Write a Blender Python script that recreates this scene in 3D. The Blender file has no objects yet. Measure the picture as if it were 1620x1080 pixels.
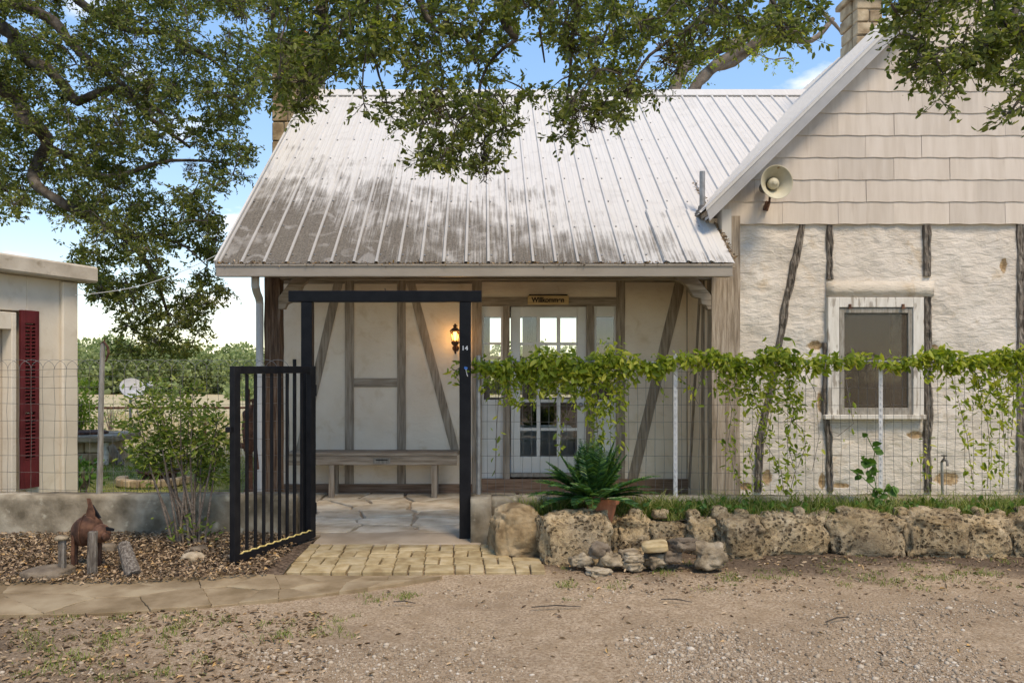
import bpy, bmesh, math, random
import numpy as np
from mathutils import Vector, Matrix, noise

# ------------------------------------------------------------------ camera
F, CX, HY, CZ = 1250.0, 765.0, 580.0, 1.56      # photo survey: focal (px), principal x, horizon y, eye height
scene = bpy.context.scene
col = scene.collection
cam_d = bpy.data.cameras.new('camera')
cam = bpy.data.objects.new('camera', cam_d)
col.objects.link(cam)
cam.location = (0, 0, CZ)
cam.rotation_euler = (math.pi / 2, 0, 0)
cam_d.sensor_width = 36.0
cam_d.lens = 36.0 * F / 1620.0
cam_d.shift_x = (810 - CX) / 1620.0
cam_d.shift_y = (HY - 540) / 1620.0
cam_d.clip_start = 0.05
cam_d.clip_end = 3000
scene.camera = cam

# ------------------------------------------------------------------ sky, sun, exposure
SUN_EL, SUN_AZ = math.radians(57), math.radians(150)   # azimuth from +Y, clockwise
world = bpy.data.worlds.new('World')
scene.world = world
world.use_nodes = True
nt = world.node_tree
nt.nodes.clear()
w_out = nt.nodes.new('ShaderNodeOutputWorld')
w_bg = nt.nodes.new('ShaderNodeBackground')
sky = nt.nodes.new('ShaderNodeTexSky')
sky.sky_type = 'NISHITA'
sky.sun_disc = False
sky.sun_elevation = SUN_EL
sky.sun_rotation = SUN_AZ
sky.altitude = 200
sky.air_density = 1.0
sky.dust_density = 0.0
sky.ozone_density = 3.0
tc = nt.nodes.new('ShaderNodeTexCoord')
sep = nt.nodes.new('ShaderNodeSeparateXYZ')
nt.links.new(tc.outputs['Generated'], sep.inputs[0])
addz = nt.nodes.new('ShaderNodeMath'); addz.operation = 'ADD'; addz.inputs[1].default_value = 0.22
nt.links.new(sep.outputs['Z'], addz.inputs[0])
dx = nt.nodes.new('ShaderNodeMath'); dx.operation = 'DIVIDE'
dy = nt.nodes.new('ShaderNodeMath'); dy.operation = 'DIVIDE'
nt.links.new(sep.outputs['X'], dx.inputs[0]); nt.links.new(addz.outputs[0], dx.inputs[1])
nt.links.new(sep.outputs['Y'], dy.inputs[0]); nt.links.new(addz.outputs[0], dy.inputs[1])
comb = nt.nodes.new('ShaderNodeCombineXYZ')
nt.links.new(dx.outputs[0], comb.inputs[0]); nt.links.new(dy.outputs[0], comb.inputs[1])
comb.inputs[2].default_value = 9.1
cl_n = nt.nodes.new('ShaderNodeTexNoise')
cl_n.inputs['Scale'].default_value = 2.3
cl_n.inputs['Detail'].default_value = 7
cl_n.inputs['Roughness'].default_value = 0.56
nt.links.new(comb.outputs[0], cl_n.inputs['Vector'])
cl_r = nt.nodes.new('ShaderNodeValToRGB')
cl_r.color_ramp.elements[0].position = 0.575
cl_r.color_ramp.elements[1].position = 0.73
nt.links.new(cl_n.outputs['Fac'], cl_r.inputs[0])
cl_f = nt.nodes.new('ShaderNodeMath'); cl_f.operation = 'MULTIPLY'; cl_f.inputs[1].default_value = 0.85
nt.links.new(cl_r.outputs[0], cl_f.inputs[0])
cl_m = nt.nodes.new('ShaderNodeMixRGB')
cl_m.inputs[2].default_value = (4.6, 4.7, 4.9, 1)
nt.links.new(cl_f.outputs[0], cl_m.inputs[0])
hsv = nt.nodes.new('ShaderNodeHueSaturation')
hsv.inputs['Saturation'].default_value = 1.9
hsv.inputs['Hue'].default_value = 0.512
hsv.inputs['Value'].default_value = 1.75
gam = nt.nodes.new('ShaderNodeGamma'); gam.inputs[1].default_value = 0.45
nt.links.new(sky.outputs[0], gam.inputs[0])
nt.links.new(gam.outputs[0], hsv.inputs['Color'])
nt.links.new(hsv.outputs[0], cl_m.inputs[1])
nt.links.new(cl_m.outputs[0], w_bg.inputs[0])
w_bg.inputs[1].default_value = 0.15
nt.links.new(w_bg.outputs[0], w_out.inputs[0])

sun_d = bpy.data.lights.new('sun', 'SUN')
sun_d.energy = 1.5
sun_d.angle = math.radians(20)
sun_d.color = (1.0, 0.90, 0.76)
sun = bpy.data.objects.new('sun', sun_d)
col.objects.link(sun)
sdir = Vector((math.sin(SUN_AZ) * math.cos(SUN_EL), math.cos(SUN_AZ) * math.cos(SUN_EL), math.sin(SUN_EL)))
sun.rotation_euler = sdir.to_track_quat('Z', 'Y').to_euler()
sun.location = sdir * 30
scene.view_settings.view_transform = 'Standard'
scene.view_settings.look = 'None'
scene.view_settings.gamma = 1.0
scene.view_settings.use_curve_mapping = False
scene.view_settings.exposure = 1.29
scene.view_settings.use_white_balance = True      # shot on a shade white balance
scene.view_settings.white_balance_temperature = 7800
scene.view_settings.white_balance_tint = 12

# ------------------------------------------------------------------ helpers
rnd = random.Random(7)
rng = np.random.default_rng(7)

def P(px, py, D):
    return Vector(((px - CX) / F * D, D, CZ + (HY - py) / F * D))

def G(px, py, z=0.0):
    D = F * (CZ - z) / (py - HY)
    return Vector(((px - CX) / F * D, D, z))

def tag(o, label=None, cat=None, group=None, kind=None):
    if label: o['label'] = label
    if cat: o['category'] = cat
    if group: o['group'] = group
    if kind: o['kind'] = kind
    return o

def thing(name, label, cat, loc, group=None, kind=None):
    o = bpy.data.objects.new(name, None)
    o.empty_display_size = 0.1
    o.location = loc
    col.objects.link(o)
    return tag(o, label, cat, group, kind)

def wloc(o):
    v = Vector((0, 0, 0))
    while o:
        v += Vector(o.location); o = o.parent
    return v

def link_mesh(name, me, mat, parent=None, smooth=False):
    """me holds world coordinates; the object's origin goes to the base of its box."""
    n = len(me.vertices)
    co = np.empty(n * 3, np.float32); me.vertices.foreach_get('co', co); co = co.reshape(-1, 3)
    lo, hi = co.min(0), co.max(0)
    org = np.array([(lo[0] + hi[0]) / 2, (lo[1] + hi[1]) / 2, lo[2]], np.float32)
    me.vertices.foreach_set('co', (co - org).ravel())
    o = bpy.data.objects.new(name, me)
    base = wloc(parent) if parent else Vector((0, 0, 0))
    o.location = Vector([float(c) for c in org]) - base
    o.parent = parent
    if mat: me.materials.append(mat)
    if smooth: me.polygons.foreach_set('use_smooth', np.ones(len(me.polygons), bool))
    me.update()
    col.objects.link(o)
    return o

class MB:
    def __init__(s): s.v = []; s.f = []
    def add(s, vs, fs):
        b = len(s.v); s.v += [tuple(v) for v in vs]; s.f += [tuple(i + b for i in f) for f in fs]; return s
    def box(s, x0, x1, y0, y1, z0, z1):
        v = [(x0, y0, z0), (x1, y0, z0), (x1, y1, z0), (x0, y1, z0), (x0, y0, z1), (x1, y0, z1), (x1, y1, z1), (x0, y1, z1)]
        return s.add(v, [(0, 3, 2, 1), (4, 5, 6, 7), (0, 1, 5, 4), (1, 2, 6, 5), (2, 3, 7, 6), (3, 0, 4, 7)])
    def obox(s, c, size, M):
        v = []
        for k in ((-1, -1, -1), (1, -1, -1), (1, 1, -1), (-1, 1, -1), (-1, -1, 1), (1, -1, 1), (1, 1, 1), (-1, 1, 1)):
            v.append(Vector(c) + M @ Vector((k[0] * size[0] / 2, k[1] * size[1] / 2, k[2] * size[2] / 2)))
        return s.add(v, [(0, 3, 2, 1), (4, 5, 6, 7), (0, 1, 5, 4), (1, 2, 6, 5), (2, 3, 7, 6), (3, 0, 4, 7)])
    def pbox(s, x0, x1, y0, y1, D, depth):
        a, b = P(x0, y1, D), P(x1, y0, D)
        return s.box(a.x, b.x, D, D + depth, a.z, b.z)
    def beam(s, p0, p1, w, d, side=Vector((1, 0, 0)), seg=1, jit=0.0, widths=None):
        """w across 'side', d across the third direction"""
        p0, p1 = Vector(p0), Vector(p1)
        ax = (p1 - p0).normalized()
        sd = (side - ax * side.dot(ax)).normalized()
        th = ax.cross(sd)
        vs, fs = [], []
        for i in range(seg + 1):
            t = i / seg
            c = p0.lerp(p1, t)
            ww = w * (widths[i] if widths else 1)
            for a, b in ((-1, -1), (1, -1), (1, 1), (-1, 1)):
                j = Vector((rnd.uniform(-jit, jit), rnd.uniform(-jit, jit) * .5, 0)) if jit else Vector((0, 0, 0))
                vs.append(c + sd * (a * ww / 2) + th * (b * d / 2) + j)
        for i in range(seg):
            for k in range(4):
                a = i * 4 + k; b = i * 4 + (k + 1) % 4
                fs.append((a, b, b + 4, a + 4))
        fs.append((3, 2, 1, 0)); e = seg * 4
        fs.append((e, e + 1, e + 2, e + 3))
        return s.add(vs, fs)
    def tube(s, pts, rad, n=8, cap=True):
        pts = [Vector(p) for p in pts]
        if not hasattr(rad, '__len__'): rad = [rad] * len(pts)
        ref = Vector((0.123, 0.31, 0.94))
        vs, fs = [], []
        prev = None
        for i, p in enumerate(pts):
            t = (pts[min(i + 1, len(pts) - 1)] - pts[max(i - 1, 0)])
            if t.length < 1e-9: t = Vector((0, 0, 1))
            t.normalize()
            if prev is None:
                u = t.cross(ref)
                if u.length < 1e-3: u = t.cross(Vector((1, 0, 0)))
            else:
                u = prev - t * prev.dot(t)
            u.normalize(); prev = u
            w = t.cross(u)
            for k in range(n):
                a = 2 * math.pi * k / n
                vs.append(p + (u * math.cos(a) + w * math.sin(a)) * rad[i])
        for i in range(len(pts) - 1):
            for k in range(n):
                a = i * n + k; b = i * n + (k + 1) % n
                fs.append((a, b, b + n, a + n))
        if cap:
            fs.append(tuple(range(n - 1, -1, -1))); e = (len(pts) - 1) * n
            fs.append(tuple(range(e, e + n)))
        return s.add(vs, fs)
    def lathe(s, c, prof, n=24, M=Matrix.Identity(3), closed=True):
        vs, fs = [], []
        for r, h in prof:
            for k in range(n):
                a = 2 * math.pi * k / n
                vs.append(Vector(c) + M @ Vector((r * math.cos(a), r * math.sin(a), h)))
        for i in range(len(prof) - 1):
            for k in range(n):
                a = i * n + k; b = i * n + (k + 1) % n
                fs.append((a, b, b + n, a + n))
        if closed:
            fs.append(tuple(range(n - 1, -1, -1))); e = (len(prof) - 1) * n
            fs.append(tuple(range(e, e + n)))
        return s.add(vs, fs)
    def prism(s, poly, z0, z1, to3=lambda x, y, z: (x, y, z)):
        """poly counter-clockwise in 2-D, extruded z0..z1"""
        n = len(poly)
        vs = [to3(x, y, z0) for x, y in poly] + [to3(x, y, z1) for x, y in poly]
        fs = [tuple(range(n - 1, -1, -1)), tuple(range(n, 2 * n))]
        for k in range(n):
            fs.append((k, (k + 1) % n, n + (k + 1) % n, n + k))
        return s.add(vs, fs)
    def build(s, name, mat, parent=None, smooth=False, bevel=0.0, fix=True):
        me = bpy.data.meshes.new(name)
        me.from_pydata(s.v, [], s.f)
        if fix:
            bm = bmesh.new(); bm.from_mesh(me)
            bmesh.ops.recalc_face_normals(bm, faces=bm.faces)
            bm.to_mesh(me); bm.free()
        o = link_mesh(name, me, mat, parent, smooth)
        if bevel:
            m = o.modifiers.new('bevel', 'BEVEL'); m.width = bevel; m.segments = 1; m.limit_method = 'ANGLE'
        return o

def np_mesh(name, V, Fc, mat, parent=None, smooth=False):
    """V (n,3), Fc (m,k) uniform polygons"""
    me = bpy.data.meshes.new(name)
    V = np.asarray(V, np.float32); Fc = np.asarray(Fc, np.int32)
    m, k = Fc.shape
    me.vertices.add(len(V)); me.vertices.foreach_set('co', V.ravel())
    me.loops.add(m * k); me.loops.foreach_set('vertex_index', Fc.ravel())
    me.polygons.add(m)
    me.polygons.foreach_set('loop_start', np.arange(0, m * k, k, dtype=np.int32))
    me.polygons.foreach_set('loop_total', np.full(m, k, np.int32))
    me.update(calc_edges=True)
    return link_mesh(name, me, mat, parent, smooth)

def unit(a):
    return a / np.maximum(np.linalg.norm(a, axis=1, keepdims=True), 1e-9)

def leaf_arrays(pos, ax, L, ratio=0.5, fold=0.16, curl=0.12, up=None, r=rng):
    n = len(pos)
    ax = unit(ax)
    ref = r.normal(size=(n, 3)) if up is None else np.tile(up, (n, 1)) + r.normal(size=(n, 3)) * 0.45
    sd = unit(np.cross(ax, ref)); nm = np.cross(sd, ax)
    L = np.asarray(L).reshape(-1, 1); W = L * ratio
    b = pos
    l1 = pos + ax * L * .32 + sd * W * .46 + nm * W * fold
    l2 = pos + ax * L * .72 + sd * W * .40 + nm * W * fold - nm * L * curl * .4
    tp = pos + ax * L - nm * L * curl
    r2 = pos + ax * L * .72 - sd * W * .40 + nm * W * fold - nm * L * curl * .4
    r1 = pos + ax * L * .32 - sd * W * .46 + nm * W * fold
    V = np.stack([b, l1, l2, tp, r2, r1], 1).reshape(-1, 3)
    i = np.arange(n)[:, None] * 6
    Fc = np.concatenate([i + np.array([[0, 1, 2, 3]]), i + np.array([[0, 3, 4, 5]])], 0)
    return V, Fc

def blade_arrays(pos, hgt, lean, wid, r=rng):
    """curved grass blades: two quads"""
    n = len(pos)
    a = r.uniform(0, 2 * math.pi, n)
    d = np.stack([np.cos(a), np.sin(a), np.zeros(n)], 1)
    a2 = a + r.normal(0, 1.2, n)
    s = np.stack([-np.sin(a2), np.cos(a2), np.zeros(n)], 1) * np.asarray(wid).reshape(-1, 1) * .5
    h = np.asarray(hgt).reshape(-1, 1); ln = np.asarray(lean).reshape(-1, 1)
    z = np.array([[0, 0, 1.0]])
    m = pos + z * h * .6 + d * ln * h * .35
    t = pos + z * h * .92 + d * ln * h
    V = np.stack([pos - s, pos + s, m + s * .8, m - s * .8, t + s * .12, t - s * .12], 1).reshape(-1, 3)
    i = np.arange(n)[:, None] * 6
    Fc = np.concatenate([i + np.array([[0, 1, 2, 3]]), i + np.array([[3, 2, 4, 5]])], 0)
    return V, Fc

def clip_poly(poly, a, b, c):
    """keep a*x + b*y <= c"""
    out = []
    n = len(poly)
    for i in range(n):
        p, q = poly[i], poly[(i + 1) % n]
        dp, dq = a * p[0] + b * p[1] - c, a * q[0] + b * q[1] - c
        if dp <= 0: out.append(p)
        if (dp < 0 < dq) or (dq < 0 < dp):
            t = dp / (dp - dq)
            out.append((p[0] + (q[0] - p[0]) * t, p[1] + (q[1] - p[1]) * t))
    return out

def voronoi(seeds, rect, gap):
    cells = []
    x0, x1, y0, y1 = rect
    for i, (sx, sy) in enumerate(seeds):
        poly = [(x0, y0), (x1, y0), (x1, y1), (x0, y1)]
        for j, (tx, ty) in enumerate(seeds):
            if i == j: continue
            nx, ny = tx - sx, ty - sy
            l = math.hypot(nx, ny)
            mx, my = (sx + tx) / 2, (sy + ty) / 2
            c = (nx * mx + ny * my) / l - gap / 2
            poly = clip_poly(poly, nx / l, ny / l, c)
            if len(poly) < 3: break
        if len(poly) >= 3: cells.append(poly)
    return cells

def rough_edge(poly, step, amp, r):
    out = []
    n = len(poly)
    for i in range(n):
        p, q = poly[i], poly[(i + 1) % n]
        l = math.hypot(q[0] - p[0], q[1] - p[1])
        k = max(1, int(l / step))
        for j in range(k):
            t = j / k
            out.append((p[0] + (q[0] - p[0]) * t + r.uniform(-amp, amp), p[1] + (q[1] - p[1]) * t + r.uniform(-amp, amp)))
    return out

def in_poly(x, y, poly):
    c = False
    n = len(poly)
    j = n - 1
    for i in range(n):
        xi, yi = poly[i]; xj, yj = poly[j]
        if (yi > y) != (yj > y) and x < (xj - xi) * (y - yi) / (yj - yi) + xi: c = not c
        j = i
    return c

# ------------------------------------------------------------------ materials
class NT:
    def __init__(s, name):
        s.m = bpy.data.materials.new(name); s.m.use_nodes = True
        s.t = s.m.node_tree; s.t.nodes.clear()
        s.out = s.t.nodes.new('ShaderNodeOutputMaterial')
    def n(s, typ, **kw):
        nd = s.t.nodes.new(typ)
        for k, v in kw.items():
            if hasattr(nd, k): setattr(nd, k, v)
        return nd
    def l(s, a, b): s.t.links.new(a, b)
    def noise(s, vec, scale, detail=5, rough=.55, dist=0.0):
        nd = s.n('ShaderNodeTexNoise')
        nd.inputs['Scale'].default_value = scale; nd.inputs['Detail'].default_value = detail
        nd.inputs['Roughness'].default_value = rough; nd.inputs['Distortion'].default_value = dist
        if vec: s.l(vec, nd.inputs['Vector'])
        return nd.outputs['Fac']
    def ramp(s, fac, stops):
        nd = s.n('ShaderNodeValToRGB')
        e = nd.color_ramp.elements
        while len(e) < len(stops): e.new(0.5)
        for k, (p, c) in enumerate(stops):
            e[k].position = p
            e[k].color = (c, c, c, 1) if not hasattr(c, '__len__') else (*c, 1)
        s.l(fac, nd.inputs[0])
        return nd.outputs[0]
    def mix(s, fac, a, b, mode='MIX'):
        nd = s.n('ShaderNodeMixRGB'); nd.blend_type = mode
        for i, x in ((0, fac), (1, a), (2, b)):
            if isinstance(x, (int, float)): nd.inputs[i].default_value = x if i == 0 else (x, x, x, 1)
            elif isinstance(x, tuple): nd.inputs[i].default_value = (*x, 1)
            else: s.l(x, nd.inputs[i])
        return nd.outputs[0]
    def math(s, op, a, b=0.0):
        nd = s.n('ShaderNodeMath'); nd.operation = op
        for i, x in ((0, a), (1, b)):
            if isinstance(x, (int, float)): nd.inputs[i].default_value = x
            else: s.l(x, nd.inputs[i])
        return nd.outputs[0]
    def coords(s, stretch=(1, 1, 1), rand=True, world=False):
        if world:
            g = s.n('ShaderNodeNewGeometry'); v = g.outputs['Position']
        else:
            v = s.n('ShaderNodeTexCoord').outputs['Object']
        mp = s.n('ShaderNodeMapping'); mp.inputs['Scale'].default_value = stretch
        s.l(v, mp.inputs['Vector'])
        if rand:
            oi = s.n('ShaderNodeObjectInfo')
            r = s.math('MULTIPLY', oi.outputs['Random'], 57.0)
            c = s.n('ShaderNodeCombineXYZ')
            s.l(r, c.inputs[0]); s.l(r, c.inputs[1]); s.l(r, c.inputs[2])
            s.l(c.outputs[0], mp.inputs['Location'])
        return mp.outputs[0]
    def bump(s, h, strength=.4, dist=.01, prev=None):
        nd = s.n('ShaderNodeBump'); nd.inputs['Strength'].default_value = strength; nd.inputs['Distance'].default_value = dist
        s.l(h, nd.inputs['Height'])
        if prev: s.l(prev, nd.inputs['Normal'])
        return nd.outputs[0]
    def bsdf(s, color, rough=.8, normal=None, metallic=0.0, spec=.3):
        b = s.n('ShaderNodeBsdfPrincipled')
        if isinstance(color, tuple): b.inputs['Base Color'].default_value = (*color, 1)
        else: s.l(color, b.inputs['Base Color'])
        if isinstance(rough, (int, float)): b.inputs['Roughness'].default_value = rough
        else: s.l(rough, b.inputs['Roughness'])
        b.inputs['Metallic'].default_value = metallic
        b.inputs['Specular IOR Level'].default_value = spec
        if normal: s.l(normal, b.inputs['Normal'])
        return b
    def fin(s, shader):
        s.l(shader.outputs[0], s.out.inputs[0]); return s.m

def surf(name, cols, scale=6, detail=6, rough=.85, bump=.4, bscale=40, bdist=.006, stretch=(1, 1, 1), rand=True, vary=.25,
         metallic=0.0, spec=.25, speck=None, world=False):
    """noise colour ramp + finer bump; optional dark/light specks (scale, lo, hi, colour)"""
    t = NT(name)
    v = t.coords(stretch, rand, world)
    k = len(cols)
    c = t.ramp(t.noise(v, scale, detail), [(.36 + .28 * i / max(1, k - 1), cols[i]) for i in range(k)])
    if speck:
        sc, lo, hi, scol = speck
        c = t.mix(t.ramp(t.noise(v, sc, 4), [(lo, 0.0), (hi, 1.0)]), c, scol)
    if vary and rand:
        oi = t.n('ShaderNodeObjectInfo')
        f = t.math('ADD', t.math('MULTIPLY', oi.outputs['Random'], vary), 1 - vary / 2)
        c = t.mix(1.0, c, f, 'MULTIPLY')
    nm = t.bump(t.noise(v, bscale, 6, .65), bump, bdist) if bump else None
    return t.fin(t.bsdf(c, rough, nm, metallic, spec))

def leafmat(name, stops, trans=.3, rough=.5):
    t = NT(name)
    g = t.n('ShaderNodeNewGeometry')
    c = t.ramp(g.outputs['Random Per Island'], stops)
    b = t.bsdf(c, rough, None, 0, .35)
    tr = t.n('ShaderNodeBsdfTranslucent')
    t.l(t.mix(1.0, c, (1.25, 1.35, .6), 'MULTIPLY'), tr.inputs[0])
    mx = t.n('ShaderNodeMixShader'); mx.inputs[0].default_value = trans
    t.l(b.outputs[0], mx.inputs[1]); t.l(tr.outputs[0], mx.inputs[2])
    return t.fin(mx)

M = {}
def plaster(name, lo, hi, stain, relief, scale):
    t = NT(name)
    v = t.coords(rand=False)
    c = t.ramp(t.noise(v, 1.7, 6), [(.3, lo), (.65, hi)])
    c = t.mix(t.ramp(t.noise(v, 4.5, 7, .6, .6), [(.56, 0.0), (.74, .75)]), c, stain)
    c = t.mix(t.ramp(t.noise(v, 60, 3), [(.62, 0.0), (.8, .25)]), c, (lo[0] * .6, lo[1] * .55, lo[2] * .5))
    vs = t.coords((1, 1, .45), False)
    mr = t.n('ShaderNodeMapping'); mr.inputs['Rotation'].default_value = (0, math.radians(35), 0); mr.inputs['Scale'].default_value = (.35, 1, 1)
    t.l(v, mr.inputs[0])
    n1 = t.bump(t.noise(mr.outputs[0], scale * 2.2, 6, .62, .5), relief, .022)
    n2 = t.bump(t.noise(v, 45, 6, .7), min(1, relief * .8), .007, n1)
    return t.fin(t.bsdf(c, .9, n2, 0, .15))
M['plaster'] = plaster('smooth cream plaster', (.73, .60, .46), (.83, .725, .595), (.65, .51, .345), .4, 6)
M['plaster_rough'] = plaster('rough lime plaster', (.54, .47, .375), (.66, .60, .515), (.47, .36, .23), 1.0, 9)
M['stucco'] = plaster('outbuilding stucco', (.60, .53, .43), (.70, .64, .54), (.55, .47, .36), .15, 8)
M['wood_v'] = surf('weathered timber upright', [(.21, .165, .12), (.315, .255, .195), (.40, .335, .265)], 3, 8, .9, .7, 9, .012, (14, 14, 1.1))
M['wood_h'] = surf('weathered timber level', [(.21, .165, .12), (.315, .255, .195), (.40, .335, .265)], 3, 8, .9, .7, 9, .012, (1.1, 14, 14))
M['post_wood'] = surf('brown cedar post', [(.06, .035, .022), (.13, .075, .045), (.20, .14, .10)], 3, 8, .85, .6, 8, .012, (12, 12, .9))
M['old_wood'] = surf('rotten old timber', [(.10, .08, .065), (.23, .195, .16), (.37, .33, .28)], 4, 9, .95, 1.0, 10, .025, (16, 16, 1.4))
M['base_wood'] = surf('brown sill board', [(.16, .09, .055), (.25, .155, .10), (.30, .20, .14)], 3, 7, .85, .4, 10, .006, (1, 14, 14))
M['white_paint'] = surf('white door paint', [(.66, .64, .59), (.76, .74, .70)], 3, 5, .5, .12, 40, .002, vary=.05)
M['peel'] = surf('peeling white paint', [(.58, .545, .48), (.70, .67, .61)], 5, 6, .7, .4, 30, .004, (5, 5, 1), vary=.06, speck=(3.2, .55, .60, (.36, .32, .27)))
M['grey_wood'] = surf('grey screen frame wood', [(.20, .18, .15), (.33, .31, .27)], 4, 7, .85, .5, 12, .006, (10, 10, 2))
M['black'] = surf('black enamel steel', [(.006, .006, .008), (.012, .012, .014)], 12, 5, .5, .12, 60, .002, vary=.1, spec=.2)
M['gutter'] = surf('taupe gutter metal', [(.30, .265, .225), (.36, .32, .275)], 2, 4, .45, .05, 10, .003, vary=.05)
M['downpipe'] = surf('grey downpipe metal', [(.42, .42, .41), (.50, .50, .49)], 2, 4, .45, .05, 10, .003, vary=.05)
M['rust'] = surf('rusted iron', [(.045, .022, .014), (.095, .045, .028), (.15, .075, .046)], 14, 7, .8, .5, 60, .004, vary=.1)
M['terracotta'] = surf('terracotta', [(.33, .12, .06), (.43, .18, .10)], 8, 5, .8, .2, 60, .003)
M['concrete'] = surf('mottled old concrete', [(.13, .105, .07), (.27, .225, .16), (.42, .365, .275)], 3.4, 10, .9, .6, 22, .012, speck=(9, .60, .72, (.50, .45, .34)), vary=.08)
M['shingle'] = surf('cream cement shingle', [(.53, .465, .395), (.61, .545, .475)], 2.5, 7, .8, .35, 24, .004, (5, 5, .5), vary=.16, speck=(2.2, .60, .80, (.40, .33, .26)))
M['slab_edge'] = surf('limewashed roof slab', [(.44, .38, .30), (.58, .52, .43)], 4, 8, .9, .4, 22, .008, vary=.05, speck=(7, .60, .72, (.33, .27, .2)))
M['red'] = surf('dark red shutter paint', [(.085, .014, .016), (.13, .021, .024)], 6, 5, .55, .15, 40, .003, vary=.08)
M['galv'] = surf('galvanised steel', [(.26, .26, .25), (.40, .40, .39)], 10, 5, .45, .1, 30, .002, metallic=.6)
M['wire'] = surf('dull fence wire', [(.14, .13, .12), (.22, .21, .19)], 20, 3, .6, 0, metallic=.3)
M['white_post'] = surf('chipped white post', [(.55, .54, .51), (.72, .71, .68)], 20, 6, .7, .4, 60, .004, speck=(16, .62, .7, (.25, .23, .2)))
M['dish'] = surf('pale dish', [(.62, .62, .62), (.7, .7, .7)], 4, 3, .5, 0)
M['horn'] = surf('aged cream enamel', [(.38, .35, .25), (.50, .47, .36)], 6, 5, .5, .1, 40, .002, speck=(12, .66, .74, (.24, .14, .07)))
M['sign'] = surf('varnished sign board', [(.42, .28, .13), (.55, .39, .20)], 3, 6, .6, .2, 20, .003, (1.5, 12, 12))
M['ink'] = surf('dark burnt lettering', [(.03, .018, .01), (.04, .025, .015)], 5, 2, .7, 0)
M['bark'] = surf('oak bark', [(.045, .036, .028), (.10, .083, .066), (.17, .145, .12)], 9, 8, .95, 1.0, 26, .03, (1, 1, .6), rand=False, vary=0)
M['bark_pale'] = surf('pale oak bark', [(.13, .10, .08), (.24, .20, .165)], 6, 8, .95, 1.0, 18, .03, rand=False, vary=0)
M['chimney_stone'] = surf('chimney limestone', [(.24, .17, .10), (.38, .29, .185), (.50, .40, .27)], 5, 8, .9, .7, 25, .012)
M['mortar'] = surf('mortar', [(.30, .26, .20), (.38, .33, .27)], 6, 6, .95, .5, 40, .006)
M['yellow'] = surf('yellow rope', [(.50, .38, .12), (.62, .50, .22)], 20, 4, .8, .3, 80, .003)
M['blue_tag'] = surf('blue tag', [(.03, .13, .42), (.05, .18, .5)], 5, 2, .5, 0)
M['white_mark'] = surf('white number', [(.8, .8, .8), (.85, .85, .85)], 5, 2, .5, 0)
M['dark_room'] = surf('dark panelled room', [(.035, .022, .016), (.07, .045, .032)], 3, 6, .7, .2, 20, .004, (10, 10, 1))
M['grey_room'] = surf('grey room wall', [(.30, .29, .28), (.36, .35, .34)], 3, 4, .8, 0)
M['room_floor'] = surf('pale glossy floor', [(.42, .38, .33), (.52, .48, .42)], 3, 5, .25, .1, 10, .002)
M['shine_box'] = surf('pale cabinet', [(.62, .63, .66), (.7, .71, .73)], 3, 3, .3, 0)
M['orange'] = surf('orange clay pot', [(.48, .16, .06), (.58, .22, .09)], 6, 4, .8, 0)

def glassmat():
    t = NT('window glass')
    tr = t.n('ShaderNodeBsdfTransparent'); tr.inputs[0].default_value = (.93, .95, .94, 1)
    gl = t.n('ShaderNodeBsdfGlossy'); gl.inputs['Roughness'].default_value = .02
    fr = t.n('ShaderNodeFresnel'); fr.inputs[0].default_value = 1.5
    mx = t.n('ShaderNodeMixShader')
    t.l(t.math('ADD', t.math('MULTIPLY', fr.outputs[0], 1.4), .03), mx.inputs[0])
    t.l(tr.outputs[0], mx.inputs[1]); t.l(gl.outputs[0], mx.inputs[2])
    return t.fin(mx)
M['glass'] = glassmat()

def screenmat():
    t = NT('insect screen')
    tr = t.n('ShaderNodeBsdfTransparent')
    b = t.bsdf((.15, .118, .085), .6, None, .2)
    mx = t.n('ShaderNodeMixShader'); mx.inputs[0].default_value = .34
    t.l(tr.outputs[0], mx.inputs[1]); t.l(b.outputs[0], mx.inputs[2])
    return t.fin(mx)
M['screen'] = screenmat()

def lampmat():
    t = NT('lit lantern glass')
    e = t.n('ShaderNodeEmission'); e.inputs[0].default_value = (1.0, .52, .13, 1); e.inputs[1].default_value = 3.2
    return t.fin(e)
M['lamp'] = lampmat()
def bulbmat():
    t = NT('lit bulb')
    e = t.n('ShaderNodeEmission'); e.inputs[0].default_value = (1.0, .78, .42, 1); e.inputs[1].default_value = 9
    return t.fin(e)
M['bulb'] = bulbmat()

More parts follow.
